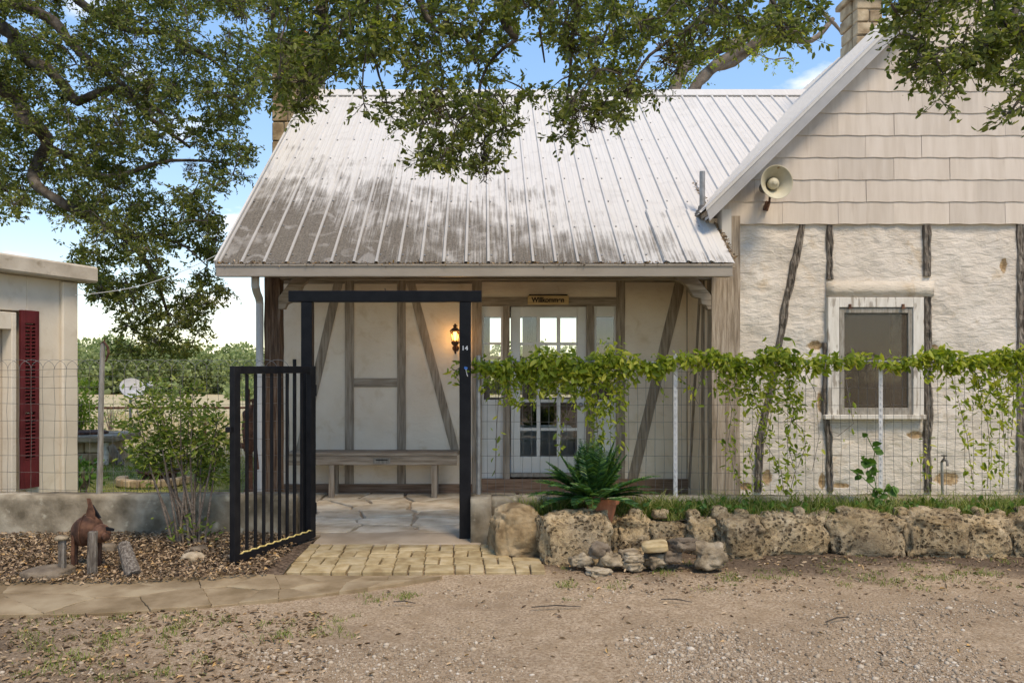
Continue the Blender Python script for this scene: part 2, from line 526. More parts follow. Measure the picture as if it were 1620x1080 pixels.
# main roof metal: white paint with mildew that grew where the oak drips (object space = world x/y)
YE, YF, YB, YG, YR = 8.06, 8.62, 9.69, 7.14, 12.25
EZ, RZ = 2.62, 5.80
SLOPE = (RZ - EZ) / (YR - YE)
def roofz(y): return EZ + (y - YE) * SLOPE
def roofmat(name, stained):
    t = NT(name)
    g = t.n('ShaderNodeNewGeometry').outputs['Position']
    sp = t.n('ShaderNodeSeparateXYZ'); t.l(g, sp.inputs[0])
    mp = t.n('ShaderNodeMapping'); mp.inputs['Scale'].default_value = (24, .9, .9); t.l(g, mp.inputs[0])
    streak = t.noise(mp.outputs[0], 1.6, 7, .65)
    mp2 = t.n('ShaderNodeMapping'); mp2.inputs['Scale'].default_value = (1.3, 1.1, 1.1); t.l(g, mp2.inputs[0])
    blot = t.noise(mp2.outputs[0], 1.5, 6, .6, .4)
    base = t.mix(t.ramp(streak, [(.35, 0.0), (.7, 1.0)]), (.54, .525, .495), (.61, .595, .565))
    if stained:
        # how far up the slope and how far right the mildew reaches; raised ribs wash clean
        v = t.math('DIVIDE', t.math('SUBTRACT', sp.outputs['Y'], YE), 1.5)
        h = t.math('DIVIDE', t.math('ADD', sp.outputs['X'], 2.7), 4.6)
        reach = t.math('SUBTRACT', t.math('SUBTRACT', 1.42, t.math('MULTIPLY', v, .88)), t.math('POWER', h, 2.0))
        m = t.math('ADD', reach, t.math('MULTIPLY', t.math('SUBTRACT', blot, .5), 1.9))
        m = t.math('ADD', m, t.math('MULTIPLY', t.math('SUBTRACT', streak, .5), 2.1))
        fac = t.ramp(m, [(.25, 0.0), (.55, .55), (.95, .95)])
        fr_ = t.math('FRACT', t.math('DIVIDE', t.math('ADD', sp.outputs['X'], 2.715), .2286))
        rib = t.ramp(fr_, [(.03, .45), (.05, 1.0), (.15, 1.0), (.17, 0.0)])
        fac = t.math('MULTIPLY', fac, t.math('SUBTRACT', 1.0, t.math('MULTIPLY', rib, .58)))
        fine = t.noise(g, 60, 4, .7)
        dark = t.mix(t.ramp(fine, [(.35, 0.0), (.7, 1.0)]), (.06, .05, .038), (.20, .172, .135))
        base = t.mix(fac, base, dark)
        wv = t.ramp(t.noise(mp2.outputs[0], 2.4, 4, .5, 1.5), [(.56, 0.0), (.66, .35)])
        base = t.mix(wv, base, (.45, .43, .40))
    b = t.bsdf(base, .75, t.bump(streak, .12, .004), 0, .2)
    return t.fin(b)
M['roof'] = roofmat('white ribbed roof metal with mildew', True)
M['roof_clean'] = roofmat('white ribbed roof metal', False)
M['trim_metal'] = surf('grey white trim metal', [(.33, .335, .34), (.40, .40, .40)], 3, 5, .5, .1, 20, .003, vary=.05)

def groundmat():
    t = NT('driveway dirt, lawn and straw field')
    g = t.n('ShaderNodeNewGeometry').outputs['Position']
    sp = t.n('ShaderNodeSeparateXYZ'); t.l(g, sp.inputs[0])
    big = t.noise(g, .9, 6, .6, .3)
    mid = t.noise(g, 6, 7, .65)
    fine = t.noise(g, 55, 6, .75)
    tan = t.mix(t.ramp(fine, [(.38, 0.0), (.60, 1.0)]), (.26, .175, .105), (.60, .465, .325))
    tan = t.mix(t.ramp(mid, [(.42, 0.0), (.66, .6)]), tan, (.32, .225, .135))
    tan = t.mix(t.ramp(big, [(.48, 0.0), (.64, .45)]), tan, (.24, .17, .11))
    brown = t.mix(t.ramp(fine, [(.35, 0.0), (.65, 1.0)]), (.075, .052, .036), (.22, .16, .11))
    # damp leafy soil on the left shoulder and along the stone border
    left = t.math('MULTIPLY', t.math('SUBTRACT', t.math('MULTIPLY', sp.outputs['Y'], -.42), sp.outputs['X']), .55)   # grows to the left
    lm = t.ramp(t.math('ADD', t.math('ADD', left, -.12), t.math('MULTIPLY', t.math('SUBTRACT', big, .5), 1.5)), [(.0, 0.0), (.5, 1.0)])
    bm_ = t.ramp(t.math('ADD', t.math('SUBTRACT', sp.outputs['Y'], 5.75), t.math('MULTIPLY', t.math('SUBTRACT', big, .5), 2.4)), [(.0, 0.0), (.55, 1.0)])
    soil = t.mix(t.math('MAXIMUM', lm, bm_), tan, brown)
    lawn = t.mix(t.ramp(mid, [(.35, 0.0), (.65, 1.0)]), (.19, .20, .055), (.38, .36, .14))
    straw = t.mix(t.ramp(t.noise(g, 2.2, 7, .7), [(.3, 0.0), (.7, 1.0)]), (.40, .32, .18), (.58, .48, .30))
    straw = t.mix(t.ramp(t.noise(g, .25, 4), [(.55, 0.0), (.7, .6)]), straw, (.25, .26, .10))
    far = t.mix(t.ramp(t.math('ADD', t.math('MULTIPLY', sp.outputs['Y'], .1), t.math('MULTIPLY', t.math('SUBTRACT', big, .5), .8)), [(.80, 0.0), (1.0, 1.0)]) if False else
                t.ramp(t.math('DIVIDE', t.math('ADD', sp.outputs['Y'], t.math('MULTIPLY', t.math('SUBTRACT', mid, .5), 4.0)), 20.0), [(.60, 0.0), (.72, 1.0)]), lawn, straw)
    c = t.mix(t.ramp(t.math('DIVIDE', sp.outputs['Y'], 10.0), [(.72, 0.0), (.75, 1.0)]), soil, far)
    nm = t.bump(fine, .9, .02, t.bump(mid, .5, .05))
    return t.fin(t.bsdf(c, .95, nm, 0, .1))
M['ground'] = groundmat()
M['mulch'] = surf('dark leaf litter soil', [(.05, .033, .022), (.12, .082, .055), (.21, .15, .105)], 30, 7, .95, 1.0, 40, .02, rand=False, vary=0)
M['soil'] = surf('planter soil', [(.05, .04, .025), (.12, .09, .06)], 20, 6, .95, .8, 40, .02, rand=False, vary=0)
M['flag'] = surf('pale flagstone', [(.42, .33, .225), (.58, .485, .355), (.68, .60, .47)], 4, 8, .85, .5, 26, .008, vary=.35)
M['path_flag'] = surf('tan path flagstone', [(.18, .128, .07), (.27, .20, .12), (.35, .275, .175)], 3, 8, .85, .5, 24, .008, (1, 1, 1), vary=.18)
M['paver'] = surf('yellow limestone paver', [(.27, .195, .10), (.37, .285, .155), (.44, .355, .22)], 8, 7, .85, .5, 40, .006, vary=.3)
M['slab'] = surf('worn threshold concrete', [(.30, .235, .165), (.42, .34, .25)], 3, 7, .9, .35, 40, .005, rand=False, vary=0)

def pittedmat(name, cols):
    t = NT(name)
    v = t.coords(rand=True)
    c = t.ramp(t.noise(v, 5, 8, .6), [(.3, cols[0]), (.5, cols[1]), (.7, cols[2])])
    c = t.mix(1.0, c, t.math('ADD', t.math('MULTIPLY', t.n('ShaderNodeObjectInfo').outputs['Random'], .35), .78), 'MULTIPLY')
    c = t.mix(t.ramp(t.noise(v, 2.0, 4), [(.54, 0.0), (.70, .5)]), c, (.30, .255, .195))
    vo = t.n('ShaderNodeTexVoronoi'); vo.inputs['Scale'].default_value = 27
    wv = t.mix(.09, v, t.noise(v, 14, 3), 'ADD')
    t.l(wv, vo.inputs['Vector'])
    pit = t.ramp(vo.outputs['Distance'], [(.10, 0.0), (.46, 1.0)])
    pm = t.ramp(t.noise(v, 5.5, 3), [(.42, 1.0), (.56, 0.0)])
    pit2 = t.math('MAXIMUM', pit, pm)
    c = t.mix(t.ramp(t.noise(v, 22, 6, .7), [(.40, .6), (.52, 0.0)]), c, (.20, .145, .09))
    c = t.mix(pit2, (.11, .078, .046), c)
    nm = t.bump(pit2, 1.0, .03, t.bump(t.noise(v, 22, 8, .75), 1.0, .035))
    return t.fin(t.bsdf(c, .95, nm, 0, .1))
M['pitted'] = pittedmat('honeycomb limestone', [(.37, .26, .14), (.52, .395, .235), (.58, .47, .315)])
M['smooth_stone'] = surf('tan limestone boulder', [(.16, .11, .06), (.30, .22, .125), (.40, .31, .195)], 7, 9, .92, .9, 16, .02, vary=.1)
M['loose_stone'] = surf('loose limestone', [(.17, .13, .085), (.31, .25, .17), (.43, .36, .265)], 9, 8, .92, .9, 24, .02, vary=.3)
M['grey_stone'] = surf('grey garden stone', [(.13, .10, .072), (.235, .19, .14)], 9, 8, .92, .9, 24, .02, vary=.25)

oak_stops = [(0.0, (.075, .10, .028)), (.45, (.14, .175, .045)), (.8, (.22, .245, .07)), (1.0, (.33, .33, .11))]
M['oak_leaf'] = leafmat('live oak leaves', oak_stops, .5)
M['vine_leaf'] = leafmat('creeper leaves', [(0, (.12, .18, .02)), (.45, (.27, .34, .035)), (.8, (.45, .48, .06)), (1, (.58, .55, .10))], .42)
M['bush_leaf'] = leafmat('nandina leaves', [(0, (.07, .12, .022)), (.5, (.15, .22, .04)), (.85, (.27, .32, .06)), (1, (.40, .40, .10))], .42)
M['fern'] = leafmat('glossy fern leaflets', [(0, (.018, .06, .022)), (.5, (.035, .11, .03)), (.85, (.085, .19, .035)), (1, (.16, .27, .06))], .2, .38)
M['squash'] = leafmat('broad green leaves', [(0, (.045, .12, .02)), (.6, (.09, .19, .03)), (1, (.14, .25, .05))], .3)
M['grass'] = leafmat('grass blades', [(0, (.08, .12, .02)), (.5, (.17, .22, .04)), (.85, (.28, .30, .08)), (1, (.40, .36, .16))], .3, .6)
M['lowplant'] = leafmat('bright ground cover', [(0, (.13, .22, .02)), (.6, (.24, .34, .04)), (1, (.34, .40, .07))], .3)
M['litter'] = leafmat('dry fallen leaves', [(0, (.11, .07, .042)), (.35, (.21, .14, .085)), (.65, (.33, .235, .145)), (.9, (.46, .35, .235)), (1, (.50, .30, .11))], .05, .8)
M['far_leaf'] = leafmat('haze-paled distant foliage', [(0, (.18, .22, .11)), (.5, (.26, .31, .14)), (1, (.34, .39, .18))], .35, .8)  # sunlight and haze over the far trees are put into these lightened greens
M['moss'] = leafmat('ball moss', [(0, (.075, .055, .038)), (.5, (.13, .10, .075)), (1, (.21, .175, .135))], .15, .95)
M['pebble'] = leafmat('limestone pebbles', [(0, (.20, .145, .095)), (.5, (.32, .25, .175)), (.85, (.42, .345, .255)), (1, (.53, .47, .385))], 0.0, .9)

# ================================================================== THE SETTING
def ground_z(x, y):
    z = 0.0
    if y > 15: z -= min(1.5, (y - 15) * .02)
    if y < 6.9 or x < -2.6:
        z += (noise.noise(Vector((x * .9, y * .9, 0))) * .014 + noise.noise(Vector((x * 4, y * 4, 3))) * .006 - .012)
    else:
        z -= .02
    return z
xs = sorted(set([-200, -120, -80, -60, -45, -35, -28, -22, -18, -15, -12, -10, 10, 12, 15, 20, 30, 45, 70, 120, 200] + [round(-9 + i * .09, 3) for i in range(200)]))
ys = sorted(set([-60, -25, -10, -4, 0, 1.2, 2] + [round(2.4 + i * .08, 3) for i in range(64)] + [7.6, 8, 8.5, 9, 9.5, 10, 11, 12, 13, 14, 15, 17, 20, 24, 30, 38, 48, 60, 75, 90, 110, 150, 250, 500, 900]))
V = [(x, y, ground_z(x, y)) for y in ys for x in xs]
nx = len(xs)
Fq = [(j * nx + i, j * nx + i + 1, (j + 1) * nx + i + 1, (j + 1) * nx + i) for j in range(len(ys) - 1) for i in range(nx - 1)]
tag(np_mesh('ground', V, Fq, M['ground'], smooth=True), kind='structure')

# mulch bed between the left wall and the path
bed = [G(0, 928), G(200, 927), G(340, 921), G(455, 911), G(490, 872), G(497, 852)]
bedpoly = [(-6.2, 7.12), (-6.2, 5.66)] + [(p.x, p.y) for p in bed] + [(-1.62, 7.12)]
mb = MB()
bx = np.linspace(-6.2, -1.5, 70); by = np.linspace(5.5, 7.12, 32)
idx = {}
for j, y in enumerate(by):
    for i, x in enumerate(bx):
        idx[(i, j)] = len(mb.v); mb.v.append((x, y, .004 + (.03 * max(0, noise.noise(Vector((x * 2.2, y * 2.2, 9)))) + .02) * min(1, max(0, (y - 5.82) / .3))))
for j in range(len(by) - 1):
    for i in range(len(bx) - 1):
        if in_poly((bx[i] + bx[i + 1]) / 2, (by[j] + by[j + 1]) / 2, bedpoly):
            mb.f.append((idx[(i, j)], idx[(i + 1, j)], idx[(i + 1, j + 1)], idx[(i, j + 1)]))
tag(mb.build('mulch_bed', M['mulch'], fix=False, smooth=True), kind='structure')

# curved flagstone path
path = thing('flagstone_path', None, None, (-2.5, 5.0, 0), kind='structure')
far_e = [(-6.0, 5.78)] + [tuple(G(*p)[:2]) for p in ((-120, 920), (0, 919), (150, 918), (300, 914), (400, 911), (470, 911), (560, 912), (640, 913), (700, 913.5))]
near_e = [(-5.6, 4.92)] + [tuple(G(*p)[:2]) for p in ((-120, 977), (0, 975), (150, 972), (300, 963), (400, 954), (470, 946), (550, 936), (625, 925), (695, 914.5))]
def lerp_line(pts, u):
    t = u * (len(pts) - 1); i = min(int(t), len(pts) - 2); t -= i
    return (pts[i][0] + (pts[i + 1][0] - pts[i][0]) * t, pts[i][1] + (pts[i + 1][1] - pts[i][1]) * t)
def pathmap(u, v):
    a, b = lerp_line(far_e, u), lerp_line(near_e, u)
    return (a[0] + (b[0] - a[0]) * v, a[1] + (b[1] - a[1]) * v)
r2 = random.Random(3)
seeds = [((i + .5 + r2.uniform(-.3, .3)) / 13 * 4, (j + .5 + r2.uniform(-.3, .3)) / 2) for i in range(13) for j in range(2)]
for poly in voronoi(seeds, (0, 4, 0, 1), .0025):
    poly = rough_edge(poly, .05, .006, r2)
    q = [pathmap(min(1, max(0, x / 4)), min(1, max(0, y))) for x, y in poly]
    q.reverse()
    h = .013 + r2.uniform(-.004, .004)
    MB().prism(q, -.03, h).build('flagstone', M['path_flag'], path, bevel=.003)

# porch flagstones
porch = thing('porch_paving', None, None, (-.9, 8.4, 0), kind='structure')
seeds = []
for j in range(6):
    for i in range(6):
        seeds.append((-2.5 + (i + .5 + r2.uniform(-.38, .38)) * .58, 7.35 + (j + .5 + r2.uniform(-.38, .38)) * .39))
for poly in voronoi(seeds, (-2.5, .95, 7.36, 9.68), .035):
    poly = rough_edge(poly, .11, .016, r2)
    MB().prism(poly, -.05, .012 + r2.uniform(0, .012)).build('flagstone', M['flag'], porch, bevel=.008)
mb = MB(); mb.box(-2.55, 1.0, 7.3, 9.75, -.06, -.004)
mb.build('mortar_bed', M['slab'], porch)
mb = MB()
mb.prism(rough_edge([(-1.5, 6.88), (-.02, 6.9), (-.02, 7.62), (-.5, 7.55), (-.95, 7.36), (-1.5, 7.34)], .12, .012, r2), -.04, .018)
tag(mb.build('threshold_slab', M['slab'], bevel=.008), kind='structure')

# basket-weave pavers
pav = thing('paver_apron', None, None, (-.7, 6.4, 0), kind='structure')
mod = .232
brick_me = None
mbb = MB(); mbb.box(-.111, .111, -.0525, .0525, -.05, .018)
for j in range(5):
    for i in range(-3, 10):
        cx = -1.42 + (i + .5) * mod + (j * .012); cy = 6.88 - (j + .5) * mod
        lim_l = -1.95 + (6.9 - cy) * .25
        lim_r = .10 + (6.9 - cy) * .55
        if cx < lim_l or cx > lim_r: continue
        if cy < 5.86: continue
        for k in (-1, 1):
            if (i + j) % 2: x, y, rz = cx, cy + k * .058, 0
            else: x, y, rz = cx + k * .058, cy, math.pi / 2
            if brick_me is None:
                o = mbb.build('brick', M['paver'], pav, bevel=.006); brick_me = o
            else:
                o = brick_me.copy(); col.objects.link(o)
            o.location = Vector((x + r2.uniform(-.004, .004), y + r2.uniform(-.004, .004), -.05 + r2.uniform(-.004, .005))) - Vector(pav.location)
            o.rotation_euler = (r2.uniform(-.015, .015), r2.uniform(-.015, .015), rz + r2.uniform(-.03, .03))

# ================================================================== THE HOUSE
house = thing('farmhouse', 'half-timbered cream plaster farmhouse with white ribbed metal roof', 'house', (0, 9, 0))
TH = .10
def part(mbx, name, mat, parent=house, **k): return mbx.build(name, M[mat], parent, **k)

# --- porch back wall (plaster panels around a real door opening)
def wx(px, D=YB): return (px - CX) / F * D
def wz(py, D=YB): return CZ + (HY - py) / F * D
XL, XR = -2.5, wx(1093)
dl, dr = wx(762), wx(976)
mb = MB()
mb.box(XL, dl, YB, YB + .16, .0, 3.7)
mb.box(dr, XR, YB, YB + .16, .0, 3.7)
mb.box(dl, dr, YB, YB + .16, wz(484), 3.7)
mb.box(dl, dr, YB + .02, YB + .16, 0, wz(757))
part(mb, 'porch_wall', 'plaster')
def bw_v(x0, x1, y0=440, y1=782, mat='wood_v', proud=.014):
    mb = MB(); a, b = wx(x0), wx(x1)
    mb.beam(((a + b) / 2, YB - proud + .05, wz(y1)), ((a + b) / 2, YB - proud + .05, wz(y0)), b - a, .10, seg=8, jit=.0025)
    part(mb, 'timber', mat)
def bw_h(x0, x1, y0, y1, mat='wood_h', proud=.012):
    mb = MB(); zc = (wz(y0) + wz(y1)) / 2
    mb.beam((wx(x0), YB - proud + .05, zc), (wx(x1), YB - proud + .05, zc), wz(y0) - wz(y1), .10, side=Vector((0, 0, 1)), seg=8, jit=.002)
    part(mb, 'timber', mat)
def bw_d(x0, y0, x1, y1, w, proud=.009):
    mb = MB(); a = Vector((wx(x0), YB - proud + .05, wz(y0))); b = Vector((wx(x1), YB - proud + .05, wz(y1)))
    mb.beam(b, a, w / 129, .10, seg=8, jit=.0025)
    part(mb, 'timber', 'wood_v')
bw_v(546, 560); bw_v(628.5, 642); bw_v(747, 762); bw_v(975, 988.5); bw_v(1086, 1102)
bw_v(796, 806.5, 484, 757); bw_v(928, 940, 484, 757)
bw_h(762, 975, 470, 484); bw_h(560, 628.5, 598, 612)
bw_d(537, 440, 473, 720, 14); bw_d(648, 440, 722, 720, 13); bw_d(1077, 442, 998, 768, 16)
bw_h(442, 747, 440, 449); bw_h(762, 975, 437, 446); bw_h(988.5, 1086, 438, 447)
bw_h(762, 1100, 757, 783, 'base_wood', .03)
bw_h(442, 747, 765, 784, 'base_wood', .03)

# --- return wall at the porch's right end, header beam, posts, brackets, ceiling
XS = 2.50
mb = MB(); mb.box(XS, XS + .13, YF + .12, YB - .002, 0, 3.2)
part(mb, 'return_wall', 'plaster')
mb = MB(); mb.beam((XS + .02, YF + .35, 0), (XS + .02, YF + .35, 2.6), .07, .08, side=Vector((0, 1, 0)), seg=6, jit=.003)
part(mb, 'timber', 'wood_v')
mb = MB(); mb.beam((XS + .022, YB - .1, .1), (XS + .022, YF + .45, 2.6), .07, .07, side=Vector((0, 1, 0)), seg=6, jit=.003)
part(mb, 'timber', 'wood_v')
def fpx(px): return (px - CX) / F * YF
mb = MB(); mb.beam((fpx(418), YF + .07, 2.62), (fpx(1130), YF + .07, 2.62), .21, .13, side=Vector((0, 0, 1)), seg=12, jit=.003)
part(mb, 'header_beam', 'wood_h')
mb = MB(); mb.beam((fpx(430.5), YF + .08, .0), (fpx(430.5), YF + .08, 2.53), fpx(443) - fpx(418), .16, seg=10, jit=.005)
part(mb, 'porch_post', 'post_wood')
mb = MB(); mb.beam((fpx(1139), YF + .06, .0), (fpx(1139), YF + .06, 2.53), .19, .17, seg=10, jit=.005)
part(mb, 'porch_post', 'wood_v')
mb = MB(); mb.beam((fpx(1160), YF + .05, .0), (fpx(1160), YF + .05, 3.2), .135, .15, seg=10, jit=.006)
part(mb, 'corner_post', 'wood_v')
def bracket(pts):
    q = [((x - CX) / F * YF, wz(y, YF)) for x, y in pts]
    m_ = MB(); m_.prism(q, YF - .02, YF + .07, lambda x, y, z: (x, z, y))
    part(m_, 'knee_bracket', 'wood_h', bevel=.006)
br_r = [(1127, 437), (1108, 437), (1101, 444), (1070, 438), (1070, 444), (1080, 448), (1087, 454), (1093, 464), (1098, 470), (1108, 473), (1109, 481), (1116, 484), (1118, 490), (1127, 490)]
br_r = [(1069, 437), (1069, 443), (1079, 447), (1087, 453), (1092, 463), (1097, 470), (1108, 472), (1109, 481), (1116, 483), (1119, 490), (1127, 490), (1127, 470), (1108, 447), (1098, 437)]
bracket(br_r)
bracket([(486, 437), (466, 437), (445, 465), (441, 470), (441, 489), (451, 489), (454, 481), (461, 478), (472, 471), (476, 460), (480, 451), (488, 444)])
mb = MB(); mb.box(-2.6, 2.6, YE + .32, YB, 2.735, 2.76)
part(mb, 'porch_ceiling', 'wood_h')

# --- main roof
roof = None
mb = MB()
for (a, b) in ((0, 1),):
    y2 = 2 * YR - YE
    th = .10
    prof = [(YE + .10, roofz(YE + .10) - .03), (YR, RZ - .03), (y2 - .1, roofz(YE + .10) - .03), (y2 - .1, roofz(YE + .1) - .03 - th), (YR, RZ - .03 - th), (YE + .10, roofz(YE + .10) - .03 - th)]
    vs = [(-2.60, y, z) for y, z in prof] + [(2.60, y, z) for y, z in prof]
    fs = [(0, 1, 4, 5), (1, 2, 3, 4), (6, 11, 10, 7), (7, 10, 9, 8)] + [(k, (k + 1) % 6, 6 + (k + 1) % 6, 6 + k) for k in range(6)]
    mb.add(vs, fs)
roof = part(mb, 'roof', 'wood_h')
RIB = .2286
cosr = math.cos(math.atan(SLOPE)); sinr = math.sin(math.atan(SLOPE))
NRM = Vector((0, -sinr, cosr))
def rib_profile(x0, n):
    pts = []
    for k in range(n):
        b = x0 + k * RIB
        pts += [(b, 0), (b + .010, .022), (b + .032, .022), (b + .044, 0), (b + .095, 0), (b + .101, .0035), (b + .113, .0035), (b + .119, 0), (b + .155, 0), (b + .161, .0035), (b + .173, .0035), (b + .179, 0)]
    pts.append((x0 + n * RIB + .03, 0))
    return pts
def sheet(x0, n, ya, yb, xmax=None, lift=0.0, mat='roof', back=False):
    pr = [(min(x, xmax) if xmax else x, h) for x, h in rib_profile(x0, n)]
    K = 12
    vs, fs = [], []
    for i in range(K + 1):
        y = ya + (yb - ya) * i / K
        sag = .004 * math.sin(i * 1.3 + x0 * 7)
        for x, h in pr:
            hh = h + lift + sag * .6
            if back:
                p = Vector((x, 2 * YR - y, roofz(y))) + Vector((0, sinr, cosr)) * hh
            else:
                p = Vector((x, y, roofz(y))) + NRM * hh
            vs.append(p)
    w = len(pr)
    for i in range(K):
        for k in range(w - 1):
            fs.append((i * w + k, i * w + k + 1, (i + 1) * w + k + 1, (i + 1) * w + k))
    m_ = MB(); m_.add(vs, fs)
    o = m_.build('roof_sheet', M[mat], roof, fix=False)
    if back: o.data.flip_normals()
    return o
X0 = -2.715
for s_ in range(6):
    n = 4 if s_ < 5 else 3
    sheet(X0 + s_ * 4 * RIB, n, YE - .01, YR + .0, 2.56, lift=.003 * (s_ % 2))
for s_ in range(10):          # sheets that run on behind the wing's slope, above the valley
    pass
# upper right: the main slope goes on to the valley against the wing roof
def wing_left_z(x): return 3.25 + .987 * (x - 2.385)
xa = 2.56
k = 0
while xa < 4.95:
    xb = min(xa + RIB * 2, 4.99)
    yv0 = YE + (wing_left_z(xa) - EZ) / SLOPE; yv1 = YE + (wing_left_z(xb) - EZ) / SLOPE
    pr = [(x, h) for x, h in rib_profile(xa, 2) if x < xb - 1e-6] + [(xb, 0)]
    vs, fs = [], []
    for x, h in pr:
        yv = YE + (wing_left_z(x) - EZ) / SLOPE - .03
        yv = min(max(yv, YE + .7), YR)
        vs.append(Vector((x, yv, roofz(yv))) + NRM * (h + .002)); vs.append(Vector((x, YR, RZ)) + NRM * (h + .002))
    for i in range(len(pr) - 1): fs.append((2 * i, 2 * i + 2, 2 * i + 3, 2 * i + 1))
    m_ = MB(); m_.add(vs, fs); m_.build('roof_sheet', M['roof'], roof, fix=False)
    xa = xb; k += 1
for s_ in range(9):
    sheet(X0 + s_ * 4 * RIB, 4, YE, YR, 5.4, 0, 'roof_clean', True)
# lapped lower sheet near the valley corner
sheet(X0 + 19.9 * RIB, 3, YE - .012, YE + .92, 2.565, lift=.012, mat='roof')
mb = MB()
for sx in range(2):
    pass
rc = [(-.16, -.115), (0, .02), (.16, -.115), (.16, -.10), (0, .038), (-.16, -.10)]
vs = [(-2.74, YR + a, RZ + .02 + b) for a, b in rc] + [(4.99, YR + a, RZ + .02 + b) for a, b in rc]
mb.add(vs, [(k, (k + 1) % 6, 6 + (k + 1) % 6, 6 + k) for k in range(6)] + [(5, 4, 3, 2, 1, 0), (6, 7, 8, 9, 10, 11)])
mb.build('ridge_cap', M['roof_clean'], roof)
mb = MB()
nr = int((2.55 - X0) / RIB)
for j in range(9):
    y = YE + .12 + j * .505
    for i in range(nr + 1):
        x = X0 + i * RIB + .052 + rnd.uniform(-.004, .004)
        if x > 2.54: continue
        c = Vector((x, y + rnd.uniform(-.01, .01), 0)); c.z = roofz(c.y)
        mb.obox(c + NRM * .006, (.016, .016, .013), Matrix.Rotation(math.atan(SLOPE), 3, 'X'))
o = mb.build('screws', M['galv'], roof); o['kind'] = 'stuff'
# verge trim on the left, debris along the eave
mb = MB()
mb.beam((X0 - .012, YE - .01, EZ - .035), (X0 - .012, YR, RZ - .035), .022, .13, seg=1)
mb.build('verge_trim', M['roof_clean'], roof)
mb = MB(); mb.box(X0 - .01, 2.535, YE - .02, YE + .09, 2.482, 2.603)
part(mb, 'gutter', 'gutter', bevel=.006)
mb = MB(); mb.box(X0 - .012, 2.537, YE - .032, YE - .018, 2.585, 2.604); mb.box(X0 - .012, 2.537, YE - .030, YE - .018, 2.480, 2.495)
part(mb, 'gutter_lip', 'gutter')
# dead leaves packed in the gutter
n = 2600
u = rng.uniform(X0, 2.5, n)
pos = np.stack([u, YE + rng.uniform(-.02, .05, n), 2.60 + rng.uniform(-.01, .028, n) * (0.5 + .5 * np.sin(u * 3.1) ** 2)], 1)
Vv, Ff = leaf_arrays(pos, rng.normal(size=(n, 3)) * [1, .7, .4], rng.uniform(.02, .045, n), .4)
o = np_mesh('gutter_litter', Vv, Ff, M['litter'], house); o['kind'] = 'stuff'
# downpipe
mb = MB()
dp = [P(404, 436, 8.25), P(404, 452, 8.25), P(406, 462, 8.4), P(410, 472, 8.56), P(411, 480, 8.6), P(411, 600, 8.6), P(411, 700, 8.6), Vector((P(411, 700, 8.6).x, 8.6, .05))]
mb.tube(dp, .042, 10)
part(mb, 'downpipe', 'downpipe', smooth=False)

# --- other walls of the main house
mb = MB(); mb.box(XL, XL + .15, YB + .16, 15.3, 0, 3.7)
vs = [(XL, YB + .16, 3.7), (XL, 15.0, 3.7), (XL, YR, RZ - .15), (XL + .15, YB + .16, 3.7), (XL + .15, 15.0, 3.7), (XL + .15, YR, RZ - .15)]
mb.add(vs, [(0, 1, 2), (5, 4, 3), (0, 2, 5, 3), (1, 4, 5, 2)])
part(mb, 'gable_wall', 'plaster')
W1, W2 = (.10, .76), (1.0, 1.78)
zb, zt = .95, 2.52
mb = MB()
for a, b in ((XL, W1[0]), (W1[1], W2[0]), (W2[1], 5.0)): mb.box(a, b, 15.0, 15.15, 0, 3.6)
for a, b in (W1, W2): mb.box(a, b, 15.0, 15.15, 0, zb); mb.box(a, b, 15.0, 15.15, zt, 3.6)
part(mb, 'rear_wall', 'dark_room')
for a, b in (W1, W2):
    mb = MB()
    for q in ((a - .07, a + .02, zb - .06, zt + .08), (b - .02, b + .07, zb - .06, zt + .08), (a + .02, b - .02, zt - .02, zt + .08), (a + .02, b - .02, zb - .06, zb + .03), (a + .02, b - .02, 1.70, 1.76)):
        mb.box(q[0], q[1], 14.96, 15.03, q[2], q[3])
    part(mb, 'rear_window_frame', 'white_paint')
mb = MB(); mb.box(XL + .15, 5.0, YB + .16, 15.0, .10, .235)
part(mb, 'room_floor', 'room_floor')
mb = MB(); mb.box(XL + .15, 5.0, YB + .16, 15.0, 2.75, 2.80)
part(mb, 'room_ceiling', 'grey_room')
mb = MB(); mb.box(-.12, .0, 12.4, 15.0, .235, 2.75)
part(mb, 'room_partition', 'grey_room')
mb = MB(); mb.box(4.6, 4.7, YB + .16, 15.0, .235, 2.75)
part(mb, 'room_partition', 'dark_room')

# --- entrance: sidelights and fifteen-light door
door = None
DY = YB + .03
def frame_pane(mbx, x0, x1, y0, y1, D, dep): mbx.pbox(x0, x1, y0, y1, D, dep)
mb = MB()
fx = [808, 823, 849, 854.5, 881, 886.5, 913, 928]
fy = [485, 501, 541.5, 546, 586, 591, 631.5, 636, 676.6, 681, 722, 748]
kx = F / DY
for a, b in ((808, 823), (913, 928)): mb.pbox(a, b, 485, 748, DY, .05)
for a, b in ((485, 501), (722, 748)): mb.pbox(823, 913, a, b, DY, .05)
door = part(mb, 'door', 'white_paint', bevel=.004)
for a, b in ((849, 854.5), (881, 886.5)):
    m_ = MB(); m_.pbox(a, b, 501, 722, DY + .008, .034); m_.build('glazing_bar', M['white_paint'], door)
for a, b in ((541.5, 546), (586, 591), (631.5, 636), (676.6, 681)):
    m_ = MB(); m_.pbox(823, 913, a, b, DY + .011, .028); m_.build('glazing_bar', M['white_paint'], door)
for i in range(3):
    for j in range(5):
        m_ = MB(); m_.pbox(fx[1 + 2 * i] , fx[2 + 2 * i], fy[1 + 2 * j], fy[2 + 2 * j], DY + .022, .005)
        m_.build('pane', M['glass'], door)
